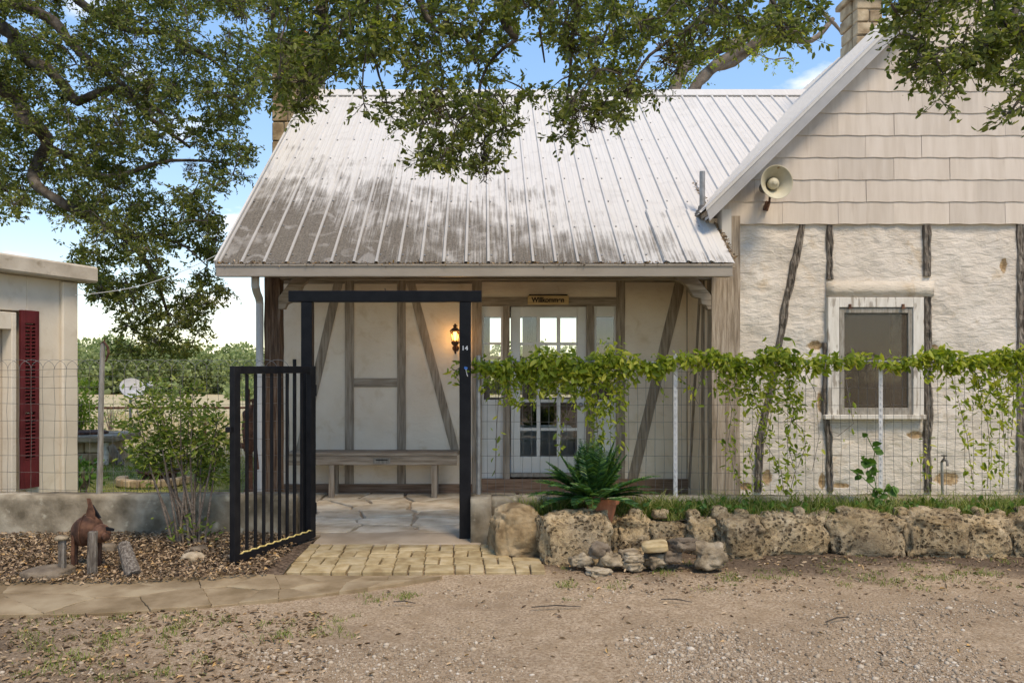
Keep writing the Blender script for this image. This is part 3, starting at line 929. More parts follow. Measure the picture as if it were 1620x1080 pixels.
m_ = MB(); c = P(918, 640, DY); m_.lathe(c, [(.012, 0), (.012, .035), (.027, .045), (.03, .062), (.02, .075)], 12, Matrix.Rotation(math.pi / 2, 3, 'X'))
m_.build('door_knob', M['galv'], door, smooth=True)
for nm, (a, b) in (('sidelight', (762, 796)), ('sidelight', (940, 975))):
    mb = MB()
    mb.pbox(a, a + 3.5, 484, 757, DY + .004, .045); mb.pbox(b - 3.5, b, 484, 757, DY + .004, .045)
    mb.pbox(a + 3.5, b - 3.5, 484, 501, DY + .004, .045); mb.pbox(a + 3.5, b - 3.5, 632, 757, DY + .010, .035)
    sl = part(mb, nm, 'white_paint', bevel=.003)
    for y0, y1 in ((541.5, 545), (586, 589.5)):
        m_ = MB(); m_.pbox(a + 3.5, b - 3.5, y0, y1, DY + .012, .028); m_.build('glazing_bar', M['white_paint'], sl)
    for y0, y1 in ((501, 541.5), (545, 586), (589.5, 632)):
        m_ = MB(); m_.pbox(a + 3.5, b - 3.5, y0, y1, DY + .022, .005); m_.build('pane', M['glass'], sl)
mb = MB(); mb.pbox(808, 928, 748, 754, DY - .06, .12)
part(mb, 'door_sill', 'grey_wood')

# --- wing: rough plaster wall with crooked timbers
WX0, WX1 = 2.62, 8.30
def f8(px, D=YF): return (px - CX) / F * D
win = (f8(1322), f8(1452), wz(658, YF), wz(478, YF))    # opening
pockets = [(f8(px), wz(py, YF), w / 145, h / 145) for px, py, w, h in ((1292, 546, 16, 9), (1300, 636, 7, 20), (1478, 551, 11, 8), (1500, 757, 24, 13), (1302, 762, 7, 16), (1450, 688, 17, 7), (1180, 770, 14, 7), (1330, 768, 20, 5), (1215, 755, 9, 14), (1590, 420, 7, 14))]
def wingmat():
    t = NT('rough lime plaster with bare patches')
    g = t.n('ShaderNodeNewGeometry').outputs['Position']
    v = t.coords(rand=False)
    c = t.ramp(t.noise(v, 1.7, 6), [(.3, (.57, .505, .425)), (.65, (.68, .63, .56))])
    c = t.mix(t.ramp(t.noise(v, 3.4, 8, .62, .6), [(.57, 0.0), (.75, .75)]), c, (.50, .38, .24))
    c = t.mix(t.ramp(t.noise(v, 60, 3), [(.62, 0.0), (.8, .25)]), c, (.36, .28, .2))
    sp = t.n('ShaderNodeSeparateXYZ'); t.l(g, sp.inputs[0])
    wob = t.math('MULTIPLY', t.math('SUBTRACT', t.noise(v, 22, 4), .5), .9)
    acc = None
    for (x, z, w, h) in pockets:
        dx_ = t.math('DIVIDE', t.math('SUBTRACT', sp.outputs['X'], x), w); dz_ = t.math('DIVIDE', t.math('SUBTRACT', sp.outputs['Z'], z), h)
        d = t.math('SQRT', t.math('ADD', t.math('POWER', t.math('ABSOLUTE', dx_), 2.0), t.math('POWER', t.math('ABSOLUTE', dz_), 2.0)))
        acc = d if acc is None else t.math('MINIMUM', acc, d)
    f = t.ramp(t.math('ADD', acc, wob), [(.72, 1.0), (.92, 0.0)])
    core = t.mix(t.ramp(t.noise(v, 30, 5), [(.35, 0.0), (.65, 1.0)]), (.26, .17, .09), (.46, .34, .2))
    c = t.mix(f, c, core)
    mr = t.n('ShaderNodeMapping'); mr.inputs['Rotation'].default_value = (0, math.radians(35), 0); mr.inputs['Scale'].default_value = (.35, 1, 1)
    t.l(v, mr.inputs[0])
    n1 = t.bump(t.noise(mr.outputs[0], 17, 6, .62, .5), 1.0, .022)
    n2 = t.bump(t.noise(v, 45, 6, .7), .8, .007, n1)
    return t.fin(t.bsdf(c, .9, n2, 0, .15))
M['wing'] = wingmat()
gx = np.arange(WX0 + .1, WX1 + .001, .028); gz = np.arange(-.02, 3.2, .028)
vs = []
for z in gz:
    for x in gx:
        p = Vector((x * 3.2, 0, z * 3.2)); q = Vector((x * 11, 5, z * 7)); s3 = Vector((x * 24, 9, z * 19))
        d = noise.noise(p) * .020 + noise.noise(q) * .009 + noise.noise(s3) * .008
        for (a_, c_, w_, h_) in pockets:
            q_ = ((x - a_) / w_) ** 2 + ((z - c_) / h_) ** 2
            if q_ < 1: d -= .03 * (1 - q_)
        vs.append((x, YF + .02 - d, z))
n = len(gx); fs = []
for j in range(len(gz) - 1):
    for i in range(n - 1):
        cx, cz = gx[i] + .014, gz[j] + .014
        if win[0] < cx < win[1] and win[2] < cz < win[3]: continue
        fs.append((j * n + i, j * n + i + 1, (j + 1) * n + i + 1, (j + 1) * n + i))
np_mesh('wing_wall', vs, fs, M['wing'], house, smooth=True)
mb = MB()
mb.box(WX0 + .03, win[0] - .02, YF + .06, YF + .25, 0, 3.2); mb.box(win[1] + .02, WX1, YF + .06, YF + .25, 0, 3.2)
mb.box(win[0] - .02, win[1] + .02, YF + .06, YF + .25, 0, win[2] - .02); mb.box(win[0] - .02, win[1] + .02, YF + .06, YF + .25, win[3] + .02, 3.2)
mb.box(WX0, WX0 + .03, YF + .02, 16, 0, 3.2); mb.box(WX1, WX1 + .2, YF + .02, 16, 0, 3.2)
mb.box(WX0, WX1, 15.8, 16, 0, 3.2)
part(mb, 'wing_core', 'mortar')
mb = MB(); mb.box(WX0 + .1, WX1, YF - .05, YF + .12, -.02, .10)
part(mb, 'wing_plinth', 'concrete', bevel=.01)
def old_timber(pts, w, seg_j=.010, mat='old_wood'):
    mb = MB()
    P3 = [Vector((f8(x), YF + .026 + rnd.uniform(-.006, .006), wz(y, YF))) for x, y in pts]
    vs, fs = [], []
    fine = []
    for i in range(len(P3) - 1):
        k = max(2, int((P3[i + 1] - P3[i]).length / .045))
        for j in range(k): fine.append(P3[i].lerp(P3[i + 1], j / k))
    fine.append(P3[-1])
    for i, p in enumerate(fine):
        ww = w / 145 / 2 * (1 + .22 * noise.noise(Vector((p.z * 5, p.x * 3, 1))))
        dd = .035 + .02 * noise.noise(Vector((p.z * 9, p.x, 5)))
        for k, (a, b) in enumerate(((-1, 0), (-.8, -1), (-.25, -1.15), (.1, -.75), (.45, -1.2), (.85, -.9), (1, 0))):
            vs.append(p + Vector((a * ww + rnd.uniform(-1, 1) * .004, b * dd + rnd.uniform(-1, 1) * .006, 0)))
    n = 7
    for i in range(len(fine) - 1):
        for k in range(n - 1): fs.append((i * n + k, i * n + k + 1, (i + 1) * n + k + 1, (i + 1) * n + k))
    fs.append(tuple(range(n))); fs.append(tuple(range((len(fine) - 1) * n, len(fine) * n)))
    mb.add(vs, fs)
    part(mb, 'timber', mat)
old_timber([(1270, 354), (1262, 398), (1250, 455), (1243, 482), (1238, 520), (1231, 556), (1222, 610), (1212, 650), (1204, 690), (1200, 778)], 12)
old_timber([(1314, 356), (1313, 400), (1313.5, 442)], 11)
old_timber([(1307, 542), (1308, 600), (1306, 655), (1312, 690), (1313, 735), (1314, 778)], 10)
old_timber([(1467, 356), (1468, 400), (1468, 437)], 12)
old_timber([(1468.5, 470), (1469, 540), (1468, 600), (1470, 660), (1468, 700), (1469, 778)], 13)
old_timber([(1616, 354), (1617, 450), (1616, 560), (1618, 778)], 15)
# lintel of plastered wood
mb = MB(); mb.beam((f8(1308), YF + .03, wz(457, YF)), (f8(1476), YF + .03, wz(457, YF)), .165, .10, side=Vector((0, 0, 1)), seg=14, jit=.006)
part(mb, 'window_lintel', 'plaster_rough', smooth=True)
# --- wing window
win_o = None
mb = MB()
D_ = YF - .035
mb.pbox(1310, 1328, 470, 656, D_, .07); mb.pbox(1445, 1462, 470, 656, D_, .07); mb.pbox(1328, 1445, 470, 486, D_, .07)
win_o = part(mb, 'window', 'peel', bevel=.004)
m_ = MB(); m_.pbox(1306, 1466, 656, 663, D_ - .03, .10); m_.build('window_sill', M['peel'], win_o, bevel=.004)
m_ = MB()
m_.pbox(1328.5, 1336, 487, 655.5, D_ + .015, .035); m_.pbox(1437, 1444.5, 487, 655.5, D_ + .015, .035)
m_.pbox(1336, 1437, 487, 495, D_ + .015, .035); m_.pbox(1336, 1437, 645, 655.5, D_ + .015, .035)
m_.build('screen_frame', M['grey_wood'], win_o, bevel=.003)
m_ = MB(); m_.pbox(1336, 1437, 563, 567.5, D_ + .06, .03); m_.build('sash_rail', M['grey_wood'], win_o)
m_ = MB(); m_.pbox(1336, 1437, 495, 645, D_ + .03, .002); m_.build('insect_screen', M['screen'], win_o)
m_ = MB(); m_.pbox(1336, 1437, 495, 645, D_ + .085, .004); m_.build('pane', M['glass'], win_o)
for px in (1344, 1428):
    m_ = MB(); c = P(px, 484, D_); m_.box(c.x - .012, c.x + .012, D_ - .02, D_ + .0, c.z - .03, c.z + .02); m_.box(c.x - .022, c.x + .022, D_ - .026, D_ - .014, c.z - .03, c.z - .016)
    m_.build('hinge', M['rust'], win_o)
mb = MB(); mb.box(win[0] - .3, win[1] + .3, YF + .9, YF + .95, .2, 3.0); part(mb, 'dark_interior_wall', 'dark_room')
mb = MB(); mb.box(win[0] + .02, win[0] + .17, YF + .16, YF + .2, win[2], win[3]); mb.box(win[1] - .2, win[1] - .05, YF + .16, YF + .2, win[2], win[3])
part(mb, 'curtain', 'smooth_stone')

# --- gable: cement shingles in courses with wavy butts
gable = None
APX = (WX0 + WX1) / 2 + .0
apex_z = wing_left_z(APX)
mb = MB()
poly = [(WX0, 3.12), (WX1, 3.12), (WX1, wing_left_z(WX0) - .12), (APX, apex_z - .12), (WX0, wing_left_z(WX0) - .12)]
mb.prism(poly, YF + .01, YF + .15, lambda x, y, z: (x, z, y))
gable = part(mb, 'gable', 'shingle')
course = .2413; z0 = wz(354.5, YF)
for j in range(14):
    zb_ = z0 + j * course
    off = f8(1238) if j % 2 == 0 else f8(1238) - .305
    for i in range(-4, 11):
        xa = off + i * .607 + rnd.uniform(-.004, .004); xb = xa + .604
        zt_ = zb_ + course + .03
        pl = [(xa + (xb - xa) * t / 16, zb_ + .0035 * math.sin(t / 16 * 4 * math.pi) + rnd.uniform(-.001, .001)) for t in range(17)] + [(xb, zt_), (xa, zt_)]
        pl = clip_poly(pl, -1, 0, -(WX0 - .02)); 
        if len(pl) < 3: continue
        pl = clip_poly(pl, 1, 0, WX1)
        if len(pl) < 3: continue
        pl = clip_poly(pl, -.987, 1, 3.25 - .05 - .987 * 2.385)
        if len(pl) < 3: continue
        pl = clip_poly(pl, .987, 1, apex_z - .05 + .987 * APX)
        if len(pl) < 3: continue
        nn = len(pl)
        def y_at(z): return YF + .002 - .010 * (1 - (z - zb_) / (course + .03))
        vs = [(x, y_at(z) - .004, z) for x, z in pl] + [(x, y_at(z) + .002, z) for x, z in pl]
        fs = [tuple(range(nn))] + [tuple(range(2 * nn - 1, nn - 1, -1))] + [(k, nn + k, nn + (k + 1) % nn, (k + 1) % nn) for k in range(nn)]
        m_ = MB(); m_.add(vs, fs); m_.build('shingle', M['shingle'], gable)
# --- wing roof and its rake boards
mb = MB()
yb0, yb1 = YF - .17, 16.2
def slope_slab(side, z_off, th, y0, y1, x_lo, name, mat, parent=house):
    m_ = MB()
    def X(x): return x if side < 0 else 2 * APX - x
    zl, za = wing_left_z(x_lo) + z_off, apex_z + z_off
    vs = []
    for y in (y0, y1):
        vs += [(X(x_lo), y, zl), (APX, y, za), (APX, y, za - th), (X(x_lo), y, zl - th)]
    m_.add(vs, [(0, 1, 2, 3), (7, 6, 5, 4), (0, 4, 5, 1), (1, 5, 6, 2), (2, 6, 7, 3), (3, 7, 4, 0)])
    return m_.build(name, M[mat], parent)
wroof = slope_slab(-1, -.03, .06, yb0 + .03, yb1, 2.42, 'wing_roof', 'wood_h')
slope_slab(1, -.03, .06, yb0 + .03, yb1, 2.42, 'wing_roof_far_slope', 'wood_h')
# ribbed sheets on the wing's left slope (ribs run up the slope)
ang = math.atan(.987)
wn = Vector((-math.sin(ang), 0, math.cos(ang)))
ysh = yb0
while ysh < yb1 - .1:
    pr = [(y, h) for y, h in rib_profile(ysh, 4)]
    vs, fs = [], []
    for y, h in pr:
        vs.append(Vector((2.385, y, 3.25)) + wn * h); vs.append(Vector((APX, y, apex_z)) + wn * h)
    for i in range(len(pr) - 1): fs.append((2 * i, 2 * i + 1, 2 * i + 3, 2 * i + 2))
    m_ = MB(); m_.add(vs, fs); m_.build('roof_sheet', M['roof_clean'], wroof, fix=False)
    ysh += 4 * RIB
m_ = MB(); vs = [(APX, yb0, apex_z + .01), (2 * APX - 2.385, yb0, 3.26), (2 * APX - 2.385, yb1, 3.26), (APX, yb1, apex_z + .01)]
m_.add(vs, [(0, 1, 2, 3)]); m_.build('roof_sheet', M['roof_clean'], wroof, fix=False)
for side in (-1, 1):
    m_ = MB()
    def X(x): return x if side < 0 else 2 * APX - x
    x_lo = 2.385
    for (zo, th, ya, yb_) in ((-.012, .15, yb0 - .022, yb0 + .0),):
        zl, za = wing_left_z(x_lo) + zo, apex_z + zo
        vs = []
        for y in (ya, yb_):
            vs += [(X(x_lo), y, zl), (APX, y, za), (APX, y, za - th), (X(x_lo + .03), y, zl - th + .03)]
        m_.add(vs, [(0, 1, 2, 3), (7, 6, 5, 4), (0, 4, 5, 1), (1, 5, 6, 2), (2, 6, 7, 3), (3, 7, 4, 0)])
    m_.build('rake_board', M['trim_metal'], house)
    m_ = MB()   # folded rake flashing on top
    vs = []
    for y, zo in ((yb0 - .03, .03), (yb0 + .16, .03), (yb0 + .16, .018), (yb0 - .03, .018)):
        vs += [(X(x_lo - .01), y, wing_left_z(x_lo - .01) + zo), (APX, y, apex_z + zo)]
    m_.add(vs, [(0, 1, 3, 2), (2, 3, 5, 4), (4, 5, 7, 6), (6, 7, 1, 0), (0, 2, 4, 6), (1, 7, 5, 3)])
    for zz in (0,):
        vs = []
        for y in (yb0 - .03, yb0 - .024):
            vs += [(X(x_lo - .01), y, wing_left_z(x_lo - .01) + .02), (APX, y, apex_z + .02), (APX, y, apex_z - .02), (X(x_lo - .01), y, wing_left_z(x_lo - .01) - .02)]
        m_.add(vs, [(0, 1, 2, 3), (7, 6, 5, 4), (0, 4, 5, 1), (1, 5, 6, 2), (2, 6, 7, 3), (3, 7, 4, 0)])
    m_.build('rake_flashing', M['roof_clean'], house)
m_ = MB()   # soffit under the overhang
vs = [(2.42, yb0, wing_left_z(2.42) - .13), (APX, yb0, apex_z - .13), (APX, YF + .02, apex_z - .13), (2.42, YF + .02, wing_left_z(2.42) - .13)]
vs += [(x, y, z + .03) for x, y, z in vs]
m_.add(vs, [(0, 1, 2, 3), (4, 5, 6, 7), (0, 1, 5, 4), (1, 2, 6, 5), (2, 3, 7, 6), (3, 0, 4, 7)])
m_.build('soffit', M['trim_metal'], house)
# white metal flashing on the wing's side wall where the porch roof runs into it
m_ = MB(); m_.box(WX0 - .035, WX0 + .0, YF - .015, YF + 1.6, 2.78, 3.34); m_.box(WX0 - .03, WX0 + .075, YF - .03, YF - .012, 2.80, 3.27)
m_.build('side_flashing', M['roof_clean'], house)
# moss and leaf dirt in that corner
n = 500
u = rng.uniform(0, 1, n)
yy = YE + .05 + u * 1.5
pos = np.stack([2.57 + rng.uniform(-.02, .03, n), yy, EZ + (yy - YE) * SLOPE + rng.uniform(0, .02, n)], 1)
Vv, Ff = leaf_arrays(pos, rng.normal(size=(n, 3)) * [1, 1, .4], rng.uniform(.02, .04, n), .45)
o = np_mesh('valley_litter', Vv, Ff, M['litter'], house); o['kind'] = 'stuff'
# vent pipe with rubber boot
c = P(1111, 356, 8.9); c.z = roofz(8.9)
m_ = MB(); m_.tube([(c.x, 8.9, c.z - .05), (c.x, 8.9, c.z + .50)], .031, 14)
vp = m_.build('vent_pipe', M['galv'], house, smooth=False)
m_ = MB(); m_.lathe((c.x, 8.9, c.z - .05), [(.10, 0), (.10, .05), (.085, .06), (.085, .08), (.07, .09), (.07, .11), (.05, .12), (.045, .16), (.032, .17)], 18)
m_.build('pipe_boot', M['wire'], vp)

# --- chimneys
def chimney(x0, x1, y0, y1, z0, z1, rows, seed, cap):
    r = random.Random(seed)
    m_ = MB(); m_.box(x0 + .02, x1 - .02, y0 + .02, y1 - .02, z0, z1)
    ch = m_.build('chimney', M['mortar'], house)
    z = z0
    h = (z1 - z0) / rows
    for j in range(rows):
        x = x0
        while x < x1 - .01:
            w = min(r.uniform(.18, .42), x1 - x)
            if x1 - x - w < .1: w = x1 - x
            m_ = MB(); m_.box(x + .008, x + w - .008, y0 - r.uniform(0, .02), y0 + .12, z + .008, z + h - .008)
            m_.build('stone', M['chimney_stone'], ch, bevel=.012)
            x += w
        for (xa, xb) in ((x0 - .01, x0 + .05),):
            m_ = MB(); m_.box(x0 - r.uniform(0, .02), x0 + .1, y0 + .125, y1, z + .008, z + h - .008); m_.build('stone', M['chimney_stone'], ch, bevel=.012)
        z += h
    if cap:
        m_ = MB(); m_.box(x0 - .06, x1 + .06, y0 - .06, y1 + .06, z1, z1 + .07)
        vs = [(x0 - .06, y0 - .06, z1 + .07), (x1 + .06, y0 - .06, z1 + .07), (x1 + .06, y1 + .06, z1 + .07), (x0 - .06, y1 + .06, z1 + .07), (x0 + .04, y0 + .04, z1 + .16), (x1 - .04, y0 + .04, z1 + .16), (x1 - .04, y1 - .04, z1 + .16), (x0 + .04, y1 - .04, z1 + .16)]
        m_.add(vs, [(0, 1, 5, 4), (1, 2, 6, 5), (2, 3, 7, 6), (3, 0, 4, 7), (4, 5, 6, 7), (0, 3, 2, 1)])
        m_.build('chimney_cap', M['chimney_stone'], ch, bevel=.01)
    return ch
chimney(5.09, 5.46, 10.8, 11.25, 5.2, 6.62, 8, 5, True)
ch = chimney(-3.22, -2.52, 12.0, 12.7, 0, 6.45, 22, 6, False)
m_ = MB(); m_.lathe((-2.85, 12.3, 6.44), [(.12, 0), (.13, .03), (.12, .25), (.14, .28), (.14, .31), (.11, .31)], 16)
m_.build('chimney_pot', M['orange'], ch)

# ================================================================== WALLS, FENCE, GATE
def rough_wall(name, x0, x1, y0, y1, z1, label, seed, step=.05, amp=.012):
    """box wall with an uneven surface"""
    bm = bmesh.new()
    bmesh.ops.create_cube(bm, size=1)
    for v in bm.verts: v.co = Vector((x0 + (v.co.x + .5) * (x1 - x0), y0 + (v.co.y + .5) * (y1 - y0), -.08 + (v.co.z + .5) * (z1 + .08)))
    nx_ = max(1, int((x1 - x0) / step))
    ed = [e for e in bm.edges if abs(e.verts[0].co.x - e.verts[1].co.x) > 1e-4]
    bmesh.ops.subdivide_edges(bm, edges=ed, cuts=nx_, use_grid_fill=True)
    ed = [e for e in bm.edges if abs(e.verts[0].co.z - e.verts[1].co.z) > 1e-4]
    bmesh.ops.subdivide_edges(bm, edges=ed, cuts=8, use_grid_fill=True)
    for v in bm.verts:
        q = Vector((v.co.x * 5 + seed, v.co.y * 5, v.co.z * 6))
        d = noise.noise_vector(q) * amp + noise.noise_vector(q * 4) * amp * .35
        v.co += Vector((d.x * .4, d.y, d.z * .8))
    me = bpy.data.meshes.new(name); bm.to_mesh(me); bm.free()
    o = link_mesh(name, me, M['concrete'], None, True)
    return tag(o, label, 'wall', 'low concrete walls under the fences')
rough_wall('low_wall', -6.6, (470 - CX) / F * YG, YG - .02, YG + .16, .405, 'low mottled concrete wall under the scalloped wire fence', 1)
rough_wall('low_wall', (745 - CX) / F * YG, (777 - CX) / F * YG, YG - .20, YG + .14, .40, 'short concrete pier beside the right gate post', 8, amp=.006)
rough_wall('low_wall', (778 - CX) / F * YG, 6.6, YG - .03, YG + .14, .385, 'long concrete kerb wall under the vine-covered fence', 4)

def wire_run(mbx, pts, r=.0021): mbx.tube(pts, r, 3, cap=False)
# left scalloped fence
fl = thing('wire_fence', 'scalloped garden wire fence on the low concrete wall beside the red shutter', 'fence', (-3.6, YG + .07, .40), 'wire fences on the low walls')
FY = YG + .07
sp = .107
xsv = np.arange(-5.2, -1.72, sp)
wf = random.Random(11)
kink = {}
m_ = MB()
for x in xsv:
    pts = []
    ph = wf.uniform(0, 6); am = wf.uniform(.002, .009)
    for z in np.linspace(.39, 1.545, 13): pts.append((x + am * math.sin(z * 9 + ph) + wf.uniform(-.002, .002), FY + wf.uniform(-.003, .003), z))
    kink[round(float(x), 3)] = pts[-1]
    wire_run(m_, pts)
for i in range(len(xsv) - 2):
    a, b = xsv[i], xsv[i + 2]
    pts = [((a + b) / 2 - (b - a) / 2 * math.cos(t), FY + .004, 1.54 + .085 * math.sin(t)) for t in np.linspace(0, math.pi, 11)]
    wire_run(m_, pts)
for z in (.44, .60, .755, .91, 1.065, 1.22, 1.37, 1.47, 1.535):
    pts = [(x, FY + .003, z + .006 * math.sin(x * 5 + z * 9) + wf.uniform(-.002, .002)) for x in np.arange(-5.2, -1.70, .1)]
    wire_run(m_, pts)
m_.build('wire_panel', M['wire'], fl, fix=False)
m_ = MB(); c = P(157, 783, FY)
m_.tube([P(157, 786, FY), P(159, 720, FY), P(160, 640, FY), P(162, 560, FY), P(163, 541, FY)], [.028, .026, .024, .022, .018], 7)
m_.build('post', M['grey_wood'], fl)
m_ = MB()
m_.tube([P(158, 545, FY), P(164, 540, FY - .02), P(170, 548, FY - .03), P(172, 558, FY - .02), P(167, 572, FY)], [.006, .009, .012, .012, .006], 6)
m_.tube([P(163, 541, FY), P(167, 536, FY)], .006, 5)
m_.build('wire_stub', M['rust'], fl)
m_ = MB(); m_.tube([P(466, 786, FY), P(466, 568, FY)], .017, 10)
m_.build('post', M['black'], fl)

# right fence
fr = thing('wire_fence', 'square-mesh wire fence overgrown with yellow-green creeper', 'fence', (2.5, FY, .39), 'wire fences on the low walls')
m_ = MB()
xr0, xr1 = P(757, 600, FY).x, 6.3
for x in np.arange(xr0, xr1, .0806):
    ph = wf.uniform(0, 6); am = wf.uniform(.001, .006)
    wire_run(m_, [(x + am * math.sin(z * 8 + ph), FY + wf.uniform(-.003, .003), z) for z in np.linspace(.38, 1.60, 10)])
for z in np.arange(.44, 1.62, .154):
    wire_run(m_, [(x, FY + .003, z + .004 * math.sin(x * 3 + z * 7) + wf.uniform(-.002, .002)) for x in np.arange(xr0, xr1 + .1, .12)])
m_.build('wire_panel', M['wire'], fr, fix=False)
m_ = MB(); m_.tube([P(757, 786, FY), P(757, 562, FY)], .021, 12); m_.lathe(P(757, 784, FY) - Vector((0, 0, .012)), [(.045, 0), (.045, .02), (.024, .024)], 12)
m_.build('post', M['galv'], fr)
for px in (1068.5, 1393):
    m_ = MB(); a, b = P(px, 790, FY - .02), P(px, 562, FY - .02)
    m_.box(a.x - .018, a.x + .018, FY - .026, FY - .020, .30, b.z); m_.box(a.x - .003, a.x + .003, FY - .020, FY - .0, .30, b.z)
    for z in np.arange(.45, b.z, .055): m_.box(a.x - .006, a.x + .006, FY - .033, FY - .026, z, z + .016)
    m_.build('post', M['white_post'], fr)
m_ = MB(); m_.tube([(x, FY - .012, 1.60 + .008 * math.sin(x * 2.3)) for x in np.arange(xr0, 6.3, .2)], .010, 6)
m_.build('top_rail', M['galv'], fr)

# steel gate frame and open leaf
ga = thing('gate_arch', 'black steel gateway of two posts and a crossbar', 'gateway', (P(611, 853, YG).x, YG, 0))
def gx_(px): return (px - CX) / F * YG
m_ = MB(); m_.box(gx_(478), gx_(495.5), YG - .05, YG + .05, -.05, P(0, 478, YG).z); m_.build('post', M['black'], ga, bevel=.005)
m_ = MB(); m_.box(gx_(727), gx_(745), YG - .05, YG + .05, -.05, P(0, 478, YG).z); gp = m_.build('post', M['black'], ga, bevel=.005)
m_ = MB(); m_.box(gx_(458), gx_(762), YG - .052, YG + .052, P(0, 478, YG).z + .001, P(0, 460.5, YG).z); m_.build('crossbar', M['black'], ga, bevel=.005)
m_ = MB(); m_.tube([P(610, 462, YG), P(609, 456, YG)], .004, 6); m_.build('crossbar_hook', M['black'], ga)
def text_obj(body, size, loc, mat, parent, name, ext=.0015, offset=0.0, sx=1.0, label=None):
    cu = bpy.data.curves.new(name, 'FONT'); cu.body = body; cu.size = size; cu.align_x = 'CENTER'; cu.align_y = 'CENTER'
    cu.extrude = ext; cu.offset = offset
    ob = bpy.data.objects.new(name, cu); col.objects.link(ob)
    dg = bpy.context.evaluated_depsgraph_get()
    me = bpy.data.meshes.new_from_object(ob.evaluated_get(dg))
    bpy.data.objects.remove(ob)
    for v in me.vertices:
        x, y, z = v.co
        v.co = Vector((loc[0] + x * sx, loc[1] - z, loc[2] + y))
    me.materials.clear()
    return link_mesh(name, me, mat, parent)
text_obj('14', .055, (P(735.5, 551, YG).x, YG - .053, P(0, 551, YG).z), M['white_mark'], gp, 'number', offset=.001, sx=1.1)
m_ = MB(); c = P(737, 582, YG - .06); m_.obox(c, (.03, .006, .022), Matrix.Rotation(.3, 3, 'Y')); m_.build('tag', M['blue_tag'], gp)
m_ = MB(); m_.tube([c + Vector((0, 0, -.01)), c + Vector((.008, -.002, -.05)), c + Vector((.016, 0, -.075))], .004, 6); m_.build('tie', M['white_post'], gp)

leaf = thing('gate_leaf', 'black barred gate leaf swung open towards the drive', 'gate', (-1.5, 7.0, .04))
H = Vector((-1.512, 7.03, 0)); N_ = Vector(((367 - CX) / F * 6.05, 6.05, 0))
ud = (N_ - H).normalized(); Ln = (N_ - H).length
zb_, zt_ = .05, 1.565
def lv(t, z): return H + ud * t + Vector((0, 0, z))
def lbox(t0, t1, z0, z1, th, name, bev=.003):
    m = MB(); c = lv((t0 + t1) / 2, (z0 + z1) / 2)
    R = Matrix.Rotation(math.atan2(ud.y, ud.x), 3, 'Z')
    m.obox(c, (t1 - t0, th, z1 - z0), R); return m.build(name, M['black'], leaf, bevel=bev)
lbox(.0, .075, zb_, zt_, .05, 'stile'); lbox(Ln - .07, Ln, zb_ - .02, zt_, .05, 'stile')
lbox(.076, Ln - .071, zt_ - .06, zt_, .046, 'rail'); lbox(.076, Ln - .071, zb_, zb_ + .06, .046, 'rail')
for k in range(8):
    t = .075 + (Ln - .145) * (k + 1) / 9
    lbox(t - .011, t + .011, zb_ + .061, zt_ - .061, .022, 'bar', .002)
m_ = MB(); m_.tube([lv(.06 + (Ln - .12) * k / 30, zb_ + .068 + .006 * math.sin(k * 2.1)) - Vector((0, 0, 0)) + Vector((ud.y, -ud.x, 0)) * -(.016 + .005 * math.cos(k * 2.1)) for k in range(31)], .0065, 6)
m_.build('cord', M['yellow'], leaf)
for z in (.3, 1.35):
    m_ = MB(); m_.tube([lv(-.02, z - .05), lv(-.02, z + .05)], .016, 10); m_.build('hinge', M['black'], leaf)
m_ = MB(); c = lv(Ln, 1.08); m_.box(c.x - .045, c.x, c.y - .02, c.y + .02, 1.06, 1.10); m_.build('latch', M['black'], leaf)

# ================================================================== STONE BORDER, ROCKS
def rock_mesh(sx, sy, sz, seed, sub=4, box=.55, rough=.16, pits=0.0, jag=0.0):
    bm = bmesh.new(); bmesh.ops.create_icosphere(bm, subdivisions=sub, radius=1)
    so = Vector((seed * 3.7, seed * 1.3, seed * 2.1))
    for v in bm.verts:
        n_ = v.co.normalized()
        p = Vector([math.copysign(abs(c) ** box, c) for c in n_])
        d = 1 + rough * noise.noise(n_ * 1.4 + so) + rough * .6 * noise.noise(n_ * 3.5 + so) + rough * .25 * noise.noise(n_ * 9 + so)
        p = Vector((p.x * sx, p.y * sy, p.z * sz)) * d
        if pits:
            q = p * 24 + so
            dv = noise.voronoi(q)[0][0]
            k = max(0.0, noise.noise(p * 5 + so) + .35)
            if dv < .42: p -= n_ * (pits * (1 - dv / .42) * min(1, k * 2))
            p += n_ * (.010 * noise.noise(p * 32 + so) + .022 * noise.noise(p * 11 + so))
        if jag:
            tq = p * 6 + so
            p += n_ * (jag * (noise.turbulence(tq, 4, True) - .55) + jag * .5 * (abs(noise.noise(tq * .6)) - .3))
        v.co = p
    me = bpy.data.meshes.new('rock'); bm.to_mesh(me); bm.free()
    return me
def put(me, x, y, z, rz=0.0, rx=0.0, ry=0.0):
    R = Matrix.Rotation(rz, 4, 'Z') @ Matrix.Rotation(rx, 4, 'X') @ Matrix.Rotation(ry, 4, 'Y')
    me.transform(Matrix.Translation((x, y, z)) @ R)
    return me
border = thing('stone_border', 'row of honeycombed limestone boulders edging the grassy planter', 'stone border', (2.9, 6.5, 0))
